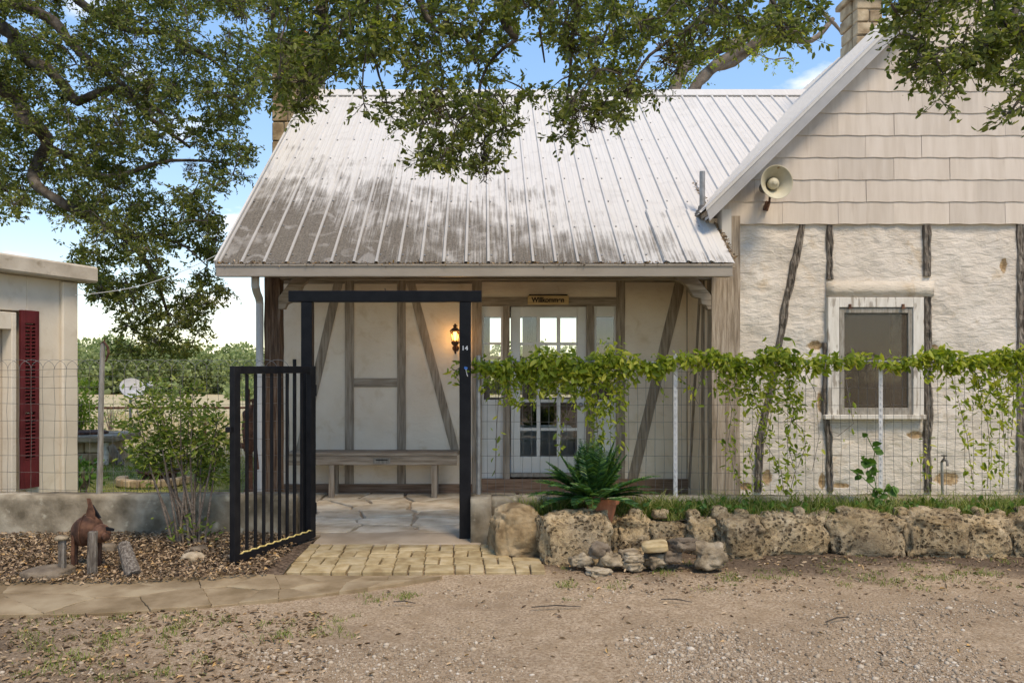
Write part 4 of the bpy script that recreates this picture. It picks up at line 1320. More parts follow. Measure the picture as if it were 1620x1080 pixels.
# (px left, px right, top py, base py)
rows = [(776, 858, 803, 880, 0), (852, 964, 806, 890, 1), (962, 1024, 808, 872, 1), (1020, 1084, 818, 873, 1), (1080, 1134, 814, 874, 1), (1128, 1200, 811, 880, 1),
        (1192, 1304, 809, 876, 1), (1300, 1424, 806, 876, 1), (1418, 1520, 804, 878, 1), (1512, 1592, 812, 880, 1), (1582, 1680, 812, 880, 1), (1670, 1790, 808, 880, 1)]
for i, (a, b, t, bs, pit) in enumerate(rows):
    base = F * CZ / (bs - HY)
    D = base + .16
    w = (b - a) / F * D
    h = CZ + (HY - t) / F * (D - .05)
    x = ((a + b) / 2 - CX) / F * D
    me = rock_mesh(w / 2 * 1.03, .20 + .03 * (i % 3 - 1), (h + .08) / 2, i + 2, 5, .48 if i else .56, .15 if i else .2, .035 if pit else 0, jag=.05 if pit else .025)
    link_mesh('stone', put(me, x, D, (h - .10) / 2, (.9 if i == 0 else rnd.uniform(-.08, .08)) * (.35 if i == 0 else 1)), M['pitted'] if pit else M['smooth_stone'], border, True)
for i in range(16):      # small chinking stones along the top and in the joints
    px = 1010 + i * 41 + rnd.uniform(-8, 8)
    me = rock_mesh(rnd.uniform(.04, .07), .06, rnd.uniform(.04, .06), i + 40, 3, .6, .2)
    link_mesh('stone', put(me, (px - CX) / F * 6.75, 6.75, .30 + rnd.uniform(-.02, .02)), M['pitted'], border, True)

# planter soil behind the border
mb = MB(); gxp = np.linspace(.2, 6.6, 60); gyp = np.linspace(6.74, 7.13, 6)
for y in gyp:
    for x in gxp: mb.v.append((x, y, (.25 + .05 * (y - 6.74) / .4) + .018 * noise.noise(Vector((x * 3, y * 3, 1))) ))
n = len(gxp)
for j in range(len(gyp) - 1):
    for i in range(n - 1): mb.f.append((j * n + i, j * n + i + 1, (j + 1) * n + i + 1, (j + 1) * n + i))
tag(mb.build('planter_soil', M['soil'], fix=False, smooth=True), kind='structure')

# loose rocks heaped in front of the border: (px, base py, w px, h px, kind, label)
loose = [
    (916, 893, 34, 26, 'n', 'small pale rock leaning on the tan limestone boulder'),
    (948, 880, 36, 30, 'g', 'grey brown rock resting highest in the heap below the fern'),
    (964, 892, 40, 28, 'n', 'pitted pale rock lying under the grey brown rock'),
    (999, 884, 40, 20, 'p', 'flat yellowish slab propped between the heaped rocks'),
    (1000, 897, 40, 20, 'p', 'smooth rounded tan rock lying in front of the flat slab'),
    (1036, 868, 46, 16, 'b', 'brick-shaped tan block lying on top of the rock heap'),
    (1034, 892, 42, 27, 'n', 'knobbly light grey rock beneath the brick-shaped block'),
    (1063, 887, 36, 28, 'g', 'angular grey wedge rock beside the biggest heaped boulder'),
    (1080, 868, 44, 26, 'g', 'weathered grey rock behind the angular wedge rock'),
    (1124, 891, 56, 42, 'n', 'biggest rounded boulder at the end of the rock heap'),
    (945, 908, 40, 16, 'n', 'low pale rock half sunk in dirt, detached from heap'),
    (1042, 897, 18, 10, 'n', 'tiny pale stone at the foot of the knobbly rock'),
]
for i, (px, py, w, h, k, lab) in enumerate(loose):
    D = min(F * CZ / (py - HY), 6.06) + .04
    if py < 885: D = 6.10
    z = CZ - (py - HY) / F * D
    sx, sz = w / F * D / 2 * .88, h / F * D / 2 * .8
    me = rock_mesh(sx, min(sx, .11), sz, 60 + i, 4 if w > 30 else 3, .45 if k == 'b' else .66, .3 if k != 'b' else .06, .012 if k == 'n' else 0, jag=.02 if k in 'ng' else 0)
    o = link_mesh('garden_rock', put(me, (px - CX) / F * D, D, max(z, -.01) + sz * .72, rnd.uniform(-.4, .4) if k != 'b' else -.1, rnd.uniform(-.1, .1), rnd.uniform(-.15, .15)), M['loose_stone'] if k in 'np' else M['paver'] if k == 'b' else M['grey_stone'], None, True)
    tag(o, lab, 'rock', 'rocks heaped at the foot of the stone border')
for i, (px, py, w, h, mt, lab) in enumerate([
        (172, 884, 22, 22, 'grey_stone', 'small rounded stone leaning against the rusty pig sculpture'),
        (305, 895, 32, 17, 'loose_stone', 'pale flat rock lying in mulch near the nandina bush'),
        (312, 883, 30, 16, 'grey_stone', 'brown stone half buried behind the pale flat rock'),
        (78, 920, 72, 20, 'grey_stone', 'long low brown rock lying at the edge of the path')]):
    D = F * CZ / (py - HY) + .05
    sx, sz = w / F * D / 2, h / F * D / 2
    me = rock_mesh(sx, min(sx, .12), sz, 90 + i, 3, .6, .25)
    tag(link_mesh('garden_rock', put(me, (px - CX) / F * D, D, sz * .85 + .01, rnd.uniform(-.3, .3)), M[mt], None, True), lab, 'rock', 'stones in the mulch bed')

# ================================================================== THINGS ON AND AROUND THE HOUSE
# bench
YBn = 9.30
bench = thing('porch_bench', 'long weathered plank bench against the porch wall', 'bench', (P(600, 735, YBn).x, YBn + .18, 0))
def bp(px): return (px - CX) / F * YBn
zt_ = P(0, 716, YBn).z
m_ = MB(); m_.box(bp(452), bp(724), YBn - .01, YBn + .36, zt_ - .035, zt_); m_.build('seat', M['wood_h'], bench, bevel=.005)
m_ = MB(); m_.box(bp(455), bp(723), YBn, YBn + .03, zt_ - .145, zt_ - .036); ap = m_.build('apron', M['wood_h'], bench, bevel=.004)
m_ = MB(); c = P(604, 728, YBn); m_.box(c.x - .10, c.x + .10, YBn - .006, YBn - .001, c.z - .035, c.z + .028); m_.build('pull_plate', M['grey_wood'], ap)
m_ = MB(); m_.box(c.x - .07, c.x + .07, YBn - .014, YBn - .007, c.z + .002, c.z + .014); m_.build('pull', M['black'], ap)
for px in (524, 687):
    for yy in (YBn + .03, YBn + .29):
        m_ = MB(); m_.beam((bp(px), yy, .0), (bp(px), yy, zt_ - .036), .062, .05, seg=3, jit=.002); m_.build('leg', M['wood_v'], bench)

# lantern
LY = 9.50
lam = thing('wall_lantern', 'lit bronze carriage lantern on the porch wall', 'lantern', P(720, 540, LY))
def lp(px, py): return P(px, py, LY)
cx_, s_ = lp(720, 0).x, LY / F
def lz(py): return lp(0, py).z
m_ = MB(); m_.lathe((cx_, LY, lz(524)), [(.062, 0), (.066, .006), (.05, .022), (.022, .045), (.012, .052), (.03, .062), (.018, .078), (.004, .092)], 6); m_.build('cap', M['rust'], lam)
m_ = MB(); m_.lathe((cx_, LY, lz(539)), [(.036, 0), (.054, lz(524.3) - lz(539))], 6, closed=False); m_.build('glass', M['glass'], lam)
m_ = MB(); m_.lathe((cx_, LY, lz(538)), [(.012, 0), (.028, .02), (.034, .05), (.03, .085), (.012, .1)], 12); m_.build('bulb', M['lamp'], lam, smooth=True)
for k in range(6):
    a = 2 * math.pi * k / 6
    m_ = MB(); m_.tube([(cx_ + .037 * math.cos(a), LY + .037 * math.sin(a), lz(539)), (cx_ + .056 * math.cos(a), LY + .056 * math.sin(a), lz(524.2))], .004, 5); m_.build('glazing_rib', M['rust'], lam)
m_ = MB(); m_.lathe((cx_, LY, lz(547.5)), [(.006, 0), (.028, .012), (.046, .032), (.05, .05), (.040, .062)], 12); m_.build('base_cup', M['rust'], lam)
m_ = MB(); m_.tube([(cx_, LY, lz(546)), (cx_, LY + .02, lz(553)), (cx_, LY + .08, lz(558)), (cx_, YB - .005, lz(552))], [.011, .012, .012, .012], 8)
m_.lathe((cx_, YB - .001, lz(550)), [(.042, 0), (.038, .012), (.02, .02)], 12, Matrix.Rotation(math.pi / 2, 3, 'X')); m_.build('bracket', M['rust'], lam)
ld = bpy.data.lights.new('lantern_light', 'POINT'); ld.energy = 5.0; ld.color = (1.0, .55, .2); ld.shadow_soft_size = .05
lo = bpy.data.objects.new('lantern_light', ld); col.objects.link(lo); lo.location = (cx_, LY + .0, lz(531)); 

# welcome sign
sg = thing('welcome_sign', 'tan wooden Willkommen sign over the front door', 'sign', P(867, 481, YB - .05))
m_ = MB(); m_.pbox(835, 900, 467.5, 481.5, YB - .05, .024); m_.build('board', M['sign'], sg, bevel=.004)
m_ = MB(); m_.pbox(837, 898, 465.5, 467.4, YB - .052, .028); m_.build('top_edge', M['ink'], sg)
text_obj('Willkommen', .082, (P(867, 0, YB - .05).x, YB - .0515, P(0, 474.5, YB - .05).z), M['ink'], sg, 'lettering', offset=.0035, sx=.92)

# horn loudspeaker on the gable
HYc = 8.28
hc = P(1229, 288, HYc)
hs = thing('horn_speaker', 'round cream horn loudspeaker on the shingled gable', 'loudspeaker', hc + Vector((-.08, .2, -.28)))
R = Matrix.Rotation(math.pi / 2, 3, 'X') @ Matrix.Rotation(.12, 3, 'Y')
m_ = MB(); m_.lathe(hc, [(.172, .0), (.176, -.006), (.178, .006), (.17, .0), (.15, -.02), (.12, -.05), (.09, -.085), (.06, -.12), (.05, -.15), (.045, -.2), (.06, -.205), (.065, -.15), (.10, -.09), (.13, -.05), (.16, -.018), (.172, -.008)], 40, R, closed=False)
m_.build('bell', M['horn'], hs, smooth=True)
m_ = MB(); m_.lathe(hc, [(.062, -.10), (.06, -.06), (.045, -.045), (.03, -.04), (.028, -.03), (.012, -.026)], 24, R); m_.build('reentrant_cone', M['horn'], hs, smooth=True)
m_ = MB(); m_.lathe(hc, [(.055, -.29), (.06, -.28), (.06, -.21), (.045, -.2)], 20, R); m_.build('driver', M['wire'], hs)
m_ = MB(); b0 = hc + Vector((-.01, .16, -.06)); b1 = P(1213, 326, 8.58)
m_.tube([b0, hc + Vector((-.02, .16, -.17)), hc + Vector((-.05, .17, -.21)), b1 + Vector((0, -.06, .02)), b1], .012, 8); m_.obox(b1, (.05, .03, .10), Matrix.Rotation(.3, 3, 'Y')); m_.build('bracket', M['rust'], hs)

# garden tap on its pipe beside the wing wall
tp = thing('garden_tap', 'grey standpipe tap before the plaster wall', 'tap', (f8(1490), 8.40, 0))
tx = P(1490, 730, 8.40)
m_ = MB(); m_.tube([(tx.x + .03, 8.42, 0), (tx.x + .01, 8.41, .3), (tx.x, 8.40, tx.z)], .014, 8); m_.build('pipe', M['galv'], tp)
m_ = MB(); m_.tube([(tx.x, 8.40, tx.z), (tx.x, 8.37, tx.z + .025), (tx.x, 8.31, tx.z + .02), (tx.x, 8.29, tx.z - .03)], .013, 8); m_.build('spout', M['wire'], tp)
m_ = MB(); m_.lathe((tx.x, 8.36, tx.z + .03), [(.006, 0), (.006, .03), (.03, .032), (.03, .042), (.004, .046)], 10); m_.build('handle', M['black'], tp)

# pale box added as the floor's bright reflection seen through the door
cb = thing('shine_box', 'pale glossy box added as bright floor reflection behind the glass door', 'shine_box', (P(864, 0, 11.6).x, 11.6, .235))
a, b = P(822, 676, 11.4), P(908, 676, 11.4)
m_ = MB(); m_.box(a.x, b.x, 11.4, 11.9, .235, a.z); m_.build('body', M['shine_box'], cb, bevel=.02)
for k in range(3):
    x0 = a.x + (b.x - a.x) * k / 3
    m_ = MB(); m_.box(x0 + .01, x0 + (b.x - a.x) / 3 - .01, 11.382, 11.399, .28, a.z - .03); m_.build('shine_panel', M['shine_box'], cb, bevel=.006)
tb = thing('dining_table', 'dark wooden table in the room behind the glass door', 'table', (1.25, 13.0, .235))
m_ = MB(); m_.box(.45, 2.05, 12.6, 13.5, .93, .98); m_.build('top', M['dark_room'], tb)
for x in (.55, 1.95):
    for y in (12.7, 13.4):
        m_ = MB(); m_.box(x - .04, x + .04, y - .04, y + .04, .235, .929); m_.build('leg', M['dark_room'], tb)

# ================================================================== OUTBUILDING
dirv = Vector((.3165, .9486, 0)); nrm = Vector((.9486, -.3165, 0))
C0 = Vector(((118 - CX) / F * 8.6, 8.6, 0))
RB = Matrix(((dirv.x, nrm.x, 0), (dirv.y, nrm.y, 0), (0, 0, 1)))    # local x along wall (away), local y outwards
ob = thing('outbuilding', 'low cream stucco outbuilding with flat overhanging concrete roof', 'building', C0 - dirv * .7)
def ub(t0, t1, n0, n1, z0, z1, name, mat, parent=ob, bevel=.006):
    m_ = MB()
    c = C0 + dirv * ((t0 + t1) / 2) + nrm * ((n0 + n1) / 2); c.z = (z0 + z1) / 2
    m_.obox(c, (t1 - t0, n1 - n0, z1 - z0), RB)
    return m_.build(name, M[mat], parent, bevel=bevel)
ub(-.60, 0, -3.0, 0, 0, 2.48, 'wall', 'stucco')
ub(-1.42, -.86, -3.0, -.12, 0, 2.48, 'wall', 'stucco'); ub(-1.42, -.601, -.12, -.001, 2.12, 2.479, 'wall', 'stucco')
ub(-.859, -.601, -3.0, -.13, 0, 2.478, 'wall', 'stucco')
ub(-.20, .004, .0, .05, 0, 2.47, 'pilaster', 'stucco', bevel=.012)
ub(-1.5, .17, -3.1, .17, 2.481, 2.655, 'roof_slab', 'slab_edge', bevel=.02)
ub(-.80, -.745, -.10, .03, .0, 2.10, 'window_trim', 'stucco'); ub(-1.40, -.801, -.10, .03, 1.93, 2.10, 'window_trim', 'stucco')
sh = ub(-.70, -.655, .006, .045, .33, 2.13, 'shutter', 'red', bevel=.003)
ub(-.535, -.49, .006, .045, .33, 2.13, 'shutter_stile', 'red', sh, .003)
for z0, z1 in ((2.0, 2.131), (1.10, 1.17), (.33, .62)): ub(-.655, -.535, .008, .043, z0, z1, 'shutter_rail', 'red', sh, .003)
for za, zb2 in ((.62, 1.10), (1.17, 2.0)):
    z = za + .015
    while z < zb2 - .01:
        m_ = MB(); c = C0 + dirv * -.595 + nrm * .025; c.z = z
        m_.obox(c, (.118, .046, .007), RB @ Matrix.Rotation(-.6, 3, 'X')); m_.build('louver', M['red'], sh, fix=True)
        z += .036
ub(-.600, -.590, .035, .05, .64, 1.98, 'tilt_rod', 'red', sh, 0)

# overhead cable from outbuilding to the oak limb / eave
cbm = MB(); a, b = P(119, 467, 8.5), P(346, 402, 8.7)
cbm.tube([a.lerp(b, t) - Vector((0, 0, .10 * math.sin(math.pi * t))) for t in np.linspace(0, 1, 14)], .0035, 5)
tag(cbm.build('cable', M['dish'], fix=False), 'thin pale cable strung from the outbuilding to the roof', 'cable')

# ================================================================== YARD THINGS
# hand pump on the low wall line
hp = thing('hand_pump', 'rusty iron hand water pump behind the open gate leaf', 'water pump', (P(394, 0, 7.45).x, 7.45, 0))
px_ = P(394, 0, 7.45).x
def hz(py): return P(0, py, 7.45).z
m_ = MB(); m_.lathe((px_, 7.45, 0), [(.05, 0), (.05, hz(790)), (.085, hz(788)), (.085, hz(781)), (.05, hz(778)), (.036, hz(770)), (.034, hz(715)), (.05, hz(712)), (.052, hz(700)), (.062, hz(690)), (.066, hz(675)), (.054, hz(662)), (.062, hz(657)), (.062, hz(652)), (.038, hz(648)), (.034, hz(640))], 16)
m_.build('body', M['rust'], hp, smooth=True)
m_ = MB(); m_.tube([(px_, 7.45, hz(706)), (px_ - .08, 7.43, hz(704)), (px_ - .13, 7.42, hz(706)), (px_ - .14, 7.42, hz(712))], [.03, .026, .026, .03], 10); m_.build('spout', M['rust'], hp)
m_ = MB(); m_.tube([(px_ - .02, 7.45, hz(655)), (px_ + .0, 7.45, hz(634)), (px_ + .03, 7.45, hz(631)), (px_ + .055, 7.45, hz(650)), (px_ + .06, 7.45, hz(700)), (px_ + .085, 7.45, hz(742))], [.02, .018, .016, .015, .013, .012], 8); m_.build('handle', M['rust'], hp)
m_ = MB(); m_.tube([(px_, 7.45, hz(650)), (px_, 7.45, hz(615))], .009, 6); m_.build('pump_rod', M['rust'], hp)

# satellite dish
sd = thing('satellite_dish', 'white satellite dish on a thin pole in the yard', 'satellite dish', (P(206, 0, 14).x, 14, 0))
dc = P(209, 616, 14)
Rd = Matrix.Rotation(math.radians(-52), 3, 'Y') @ Matrix.Rotation(math.radians(40), 3, 'X')
axis = Vector((.5, -.62, .6)).normalized(); Rd = axis.to_track_quat('Z', 'Y').to_matrix()
m_ = MB(); m_.lathe(dc, [(.22, .05), (.222, .043), (.17, .022), (.1, .005), (.0005, -.004), (.0005, .002), (.1, .011), (.17, .029), (.215, .05)], 32, Rd, closed=False); m_.build('reflector', M['dish'], sd, smooth=True)
m_ = MB(); m_.tube([(dc.x - .03, 14, -.02), (dc.x - .03, 14, dc.z - .12), dc - axis * .02], .024, 8); m_.build('pole', M['galv'], sd)
e = dc + Vector((.40, -.20, .09)); low = dc + Rd @ Vector((0, -.24, .05))
m_ = MB(); m_.tube([dc + Vector((0, 0, -.2)), dc + Vector((.3, -.16, -.06)), e], .010, 6); m_.build('feed_arm', M['galv'], sd)
m_ = MB(); m_.obox(e, (.08, .10, .08), Rd); m_.build('receiver', M['dish'], sd, bevel=.01)

# stone cistern with slab lid and leaning plank
cs = thing('stone_cistern', 'squat stone cistern with slab lid beyond the wire fence', 'cistern', (P(140, 0, 12.6).x, 12.6, 0))
a, b = P(60, 735, 12.6), P(168, 735, 12.6)
zl = P(0, 699, 12.6).z
k = 0
for j in range(2):
    x = a.x
    while x < b.x - .05:
        w = min(rnd.uniform(.28, .45), b.x - x)
        m_ = MB(); m_.box(x + .008, x + w - .008, 12.6 + rnd.uniform(-.02, .02), 13.4, j * zl / 2 + .004, (j + 1) * zl / 2 - .004)
        m_.build('stone', M['chimney_stone'], cs, bevel=.02); x += w
m_ = MB(); a2, b2 = P(55, 0, 12.5), P(181, 0, 12.5); m_.box(a2.x, b2.x, 12.45, 13.5, zl + .001, zl + .11); m_.build('lid', M['concrete'], cs, bevel=.02)
m_ = MB(); m_.lathe((P(140, 0, 12.9).x, 12.9, zl + .112), [(.30, 0), (.30, .03), (.26, .045)], 20); m_.build('hatch', M['rust'], cs)
m_ = MB(); m_.box(P(163, 0, 12.6).x, P(171, 0, 12.6).x, 12.55, 12.62, .0, zl); m_.build('pillar', M['white_post'], cs)
m_ = MB(); m_.beam(P(192, 737, 12.5), P(174, 704, 12.5), .12, .04, seg=4, jit=.004)
tag(m_.build('leaning_plank', M['old_wood']), 'weathered plank leaning against the stone cistern', 'plank')

# round well lid on a low kerb
kb = thing('well_cover', 'round iron well lid on a low curved stone kerb', 'well cover', (P(235, 0, 10.6).x, 10.6, 0))
kc = P(235, 0, 10.4)
for k in range(12):
    a = math.pi * (1.02 + k / 11 * .96)
    c = Vector((kc.x + math.cos(a) * .42, 10.6 + math.sin(a) * .42, .05))
    m_ = MB(); m_.obox(c, (.115, .13, .10), Matrix.Rotation(a + math.pi / 2, 3, 'Z')); m_.build('kerb_stone', M['chimney_stone'], kb, bevel=.015)
m_ = MB(); m_.lathe((kc.x, 10.75, 0), [(.22, 0), (.22, .13), (.3, .14), (.3, .175), (.27, .185), (.1, .20)], 24); m_.build('lid', M['rust'], kb)

# pipe rail across the field
pr_ = thing('pipe_rail', 'long rust red pipe rail fence across the dry field', 'fence', (-7, 17, 0))
m_ = MB(); z = P(0, 645, 17).z
m_.tube([(-14, 17, z + .01), (-8, 17, z), (0, 17, z + .01)], .026, 8); m_.build('rail', M['rust'], pr_)
for x in (-13, -10.5, -8.95, -6.0, -3.2, -.5):
    m_ = MB(); m_.tube([(x, 17, -.08), (x, 17, z + .05)], .032, 8); m_.build('post', M['rust'], pr_)

# rusty pig
PD = 5.92
pig = thing('pig_sculpture', 'rusty sheet-metal pig sculpture in the mulch bed', 'sculpture', (P(142, 868, PD).x, PD + .05, .02))
def pp(px, py, d=0): return P(px, py, PD + d)
pc = pp(138, 838, .08)
bm = bmesh.new(); bmesh.ops.create_uvsphere(bm, u_segments=28, v_segments=16, radius=1)
for v in bm.verts:
    x, y, z = v.co
    tz = 1 + .12 * z if z > 0 else 1
    drop = -.12 * max(0, abs(x) - .3)
    v.co = Vector((pc.x + x * .122 * tz, pc.y + y * .09 * (1 - .25 * max(0, -x)), pc.z + z * .118 + drop * .25 + .012 * math.sin(x * 3)))
me = bpy.data.meshes.new('body'); bm.to_mesh(me); bm.free(); link_mesh('body', me, M['rust'], pig, True)
m_ = MB(); m_.tube([(pc.x - .02 + .006 * math.sin(a), pc.y + .092 * math.cos(a), pc.z + .122 * math.sin(a)) for a in np.linspace(0, 2 * math.pi, 29)], .004, 5, cap=False); m_.build('weld_seam', M['rust'], pig)
hd = pp(164, 846, -.0)
m_ = MB(); Rh = Vector((.75, -.6, -.15)).normalized().to_track_quat('Z', 'Y').to_matrix()
m_.lathe(hd - Rh @ Vector((0, 0, .06)), [(.07, 0), (.07, .03), (.06, .055), (.04, .075), (.03, .08), (.03, .11), (.01, .112)], 18, Rh); hdo = m_.build('head', M['rust'], pig, smooth=False)
def plate(pts, d, th, name, mat='rust', par=None):
    q = [pp(x, y, d) for x, y in pts]
    m_ = MB(); n = len(q); vs = [v for v in q] + [v + Vector((.006, th, 0)) for v in q]
    m_.add(vs, [tuple(range(n)), tuple(range(2 * n - 1, n - 1, -1))] + [(k, n + k, n + (k + 1) % n, (k + 1) % n) for k in range(n)])
    m_.build(name, M[mat], par or pig)
plate([(137, 821), (149, 820), (148, 808), (144, 797), (141, 788), (137, 788), (139, 800), (136, 812)], .04, .008, 'tail_plate')
plate([(146, 798), (159, 819), (150, 820)], .07, .006, 'back_plate', 'black')
plate([(167, 833), (179, 836), (178, 840), (168, 839)], -.04, .01, 'ear', 'black')
for px, d in ((115, .03), (120, .13), (152, .02), (158, .12)):
    a = pp(px, 846, d); m_ = MB(); m_.beam((a.x, a.y, .015), (a.x + .004, a.y, a.z), .022, .018, seg=3, jit=.001); m_.build('leg', M['rust'], pig)
# stubs of wood and other small pieces in the bed
sw = MB(); a, b = P(146, 881, 5.78), P(146, 840, 5.78)
sw.beam((a.x, 5.78, -.02), (b.x, 5.78, b.z), .062, .045, seg=5, jit=.006, widths=[1.08, 1.04, 1, 1, .97, .92]); 
tag(sw.build('wood_stake', M['old_wood'], bevel=.006), 'thick grey wooden stake standing in front of the pig', 'stake')
st = thing('stone_capped_stake', 'short split stake with a flat stone on top', 'stake', (P(99, 880, 5.8).x, 5.8, 0))
a, b = P(99, 884, 5.8), P(99, 853, 5.8)
m_ = MB(); m_.beam((a.x, 5.8, -.02), (b.x, 5.8, b.z), .042, .04, seg=3, jit=.003); m_.build('stake', M['old_wood'], st)
link_mesh('cap_stone', put(rock_mesh(.05, .045, .018, 140, 2, .7, .2), b.x - .005, 5.8, b.z + .012), M['loose_stone'], st, True)
lg = MB(); a, b = P(196, 866, 5.95), P(212, 884, 5.75)
lg.tube([(a.x, a.y, a.z + .02), (b.x, b.y, .035)], [.048, .06], 9)
tag(lg.build('log', M['old_wood']), 'short cut log leaning in the mulch beside the pig', 'log')

# terracotta pot with fern
FD = 6.72
fp = P(935, 812, FD)
pot = thing('fern_pot', 'terracotta pot tipped among grass on the stone border', 'pot', (fp.x, FD, .26))
Rp = Matrix.Rotation(.10, 3, 'Y')
m_ = MB(); m_.lathe((fp.x + .07, FD - .03, .25), [(.10, 0), (.13, .17), (.145, .172), (.152, .225), (.14, .225), (.125, .18), (.11, .17)], 28, Rp); m_.build('pot', M['terracotta'], pot, smooth=False)
m_ = MB(); m_.lathe((fp.x + .07, FD - .03, .25), [(.12, .17), (.12, .185), (.001, .19)], 20, Rp, closed=False); m_.build('potting_soil', M['soil'], pot)

# ================================================================== VEGETATION
# --- potted fern
fern = thing('fern', 'dark green fern with long arching fronds in the terracotta pot', 'plant', (fp.x, FD, .42))
root_ = Vector((fp.x + .01, FD - .02, .43))
LP, LA, LL = [], [], []
stem = MB()
fr_r = random.Random(5)
frs = []
for k in range(50):
    up = k < 27
    az = fr_r.uniform(0, 2 * math.pi)
    if up: el = fr_r.uniform(.85, 1.5); ln = fr_r.uniform(.42, .58); bend = fr_r.uniform(.02, .2)
    else: el = fr_r.uniform(.15, .6); ln = fr_r.uniform(.36, .60); bend = fr_r.uniform(.5, 1.0)
    frs.append((az, el, ln, bend))
frs += [(0.05, .22, .55, .45), (3.3, .3, .55, .9), (3.7, .2, .5, 1.0), (4.3, .3, .42, 1.2), (4.6, .25, .40, 1.3), (2.6, .7, .5, .3), (3.0, .2, .55, .5)]
for az, el, ln, bend in frs:
    p = root_ + Vector((math.cos(az), math.sin(az), 0)) * .03
    d = Vector((math.cos(az) * math.cos(el), math.sin(az) * math.cos(el) * .8, math.sin(el)))
    pts = [p.copy()]
    n = 22
    for i in range(n):
        d = (d + Vector((0, 0, -bend * 1.6 / n * (i / n)))).normalized()
        p = p + d * ln / n
        pts.append(p.copy())
        sidev = d.cross(Vector((0, 0, 1))); 
        if sidev.length < .05: sidev = Vector((1, 0, 0))
        sidev.normalize()
        wl = .075 * math.sin(math.pi * min(1, .14 + .86 * (i + 1) / (n + 1))) ** .7 + .008
        for sg_ in (-1, 1):
            for h in (0, .5):
                LP.append(pts[-2].lerp(p, h)); LA.append(sidev * sg_ + d * .55 + Vector((0, 0, .12))); LL.append(wl)
    stem.tube(pts, [.004 * (1 - i / (n + 3)) + .0012 for i in range(n + 1)], 4, cap=False)
stem.build('stems', M['fern'], fern, fix=False)
Vv, Ff = leaf_arrays(np.array(LP), np.array(LA), np.array(LL), .24, .1, .1, up=np.array([0, 0, 1.0]))
np_mesh('fronds', Vv, Ff, M['fern'], fern)

def foliage(pts, dirs, lens, mat, name, parent, ratio=.45, up=None, curl=.15):
    V_, F_ = leaf_arrays(np.asarray(pts, float), np.asarray(dirs, float), np.asarray(lens, float), ratio, .16, curl, up)
    return np_mesh(name, V_, F_, mat, parent)

# --- creeper along the fence
vine = thing('creeper', 'yellow-green creeper draped along the wire fence top', 'vine', (2.4, FY, .39))
vr = random.Random(21)
LP, LA, LL = [], [], []
vs_ = MB()
def vine_cluster(c, n, rad, size=.055):
    for _ in range(n):
        o_ = Vector((vr.gauss(0, rad), vr.gauss(0, rad * .8), vr.gauss(0, rad * .75)))
        LP.append(c + o_); LA.append(Vector((vr.gauss(0, .7), -.35 + vr.gauss(0, .5), -.55 + vr.gauss(0, .55)))); LL.append(size * vr.uniform(.42, 1.3))
def strand(pts, dens, rad=.035, size=.06):
    P3 = [P(x, y, FY - .01 + vr.uniform(-.03, .02)) for x, y in pts]
    vs_.tube(P3, .003, 4, cap=False)
    for a, b in zip(P3[:-1], P3[1:]):
        k = max(1, int((b - a).length * dens * 1.5))
        for i in range(k): vine_cluster(a.lerp(b, vr.random()), 1, rad, size)
# top mass: (px0, px1, y centre, thickness px, leaves per px)
for (a, b, yc, th, dn) in ((716, 752, 585, 10, .5), (750, 800, 574, 12, 1.6), (795, 860, 578, 17, 3.2), (855, 985, 576, 20, 4.2), (985, 1050, 574, 13, 3.0), (1045, 1130, 570, 11, 2.2), (1125, 1290, 568, 13, 3.2), (1285, 1385, 570, 8, 1.5), (1385, 1460, 569, 7, 1.4), (1455, 1640, 566, 12, 3.0)):
    for _ in range(int((b - a) * dn * 1.6)):
        x = vr.uniform(a, b); nz_ = noise.noise(Vector((x * .035, 2, 0)))
        if nz_ < -.25 and vr.random() < .6: continue
        y = yc + vr.gauss(0, th * .5 * (1 + nz_)) + 5 * math.sin(x * .05) + 10 * noise.noise(Vector((x * .05, 7, 0)))
        vine_cluster(P(x, y, FY + vr.gauss(-.02, .045)), 1, .014, .078)
    vs_.tube([P(x, yc + 3 * math.sin(x * .21), FY + .02 * math.sin(x * .13)) for x in np.linspace(a, b, 8)], .005, 4, cap=False)
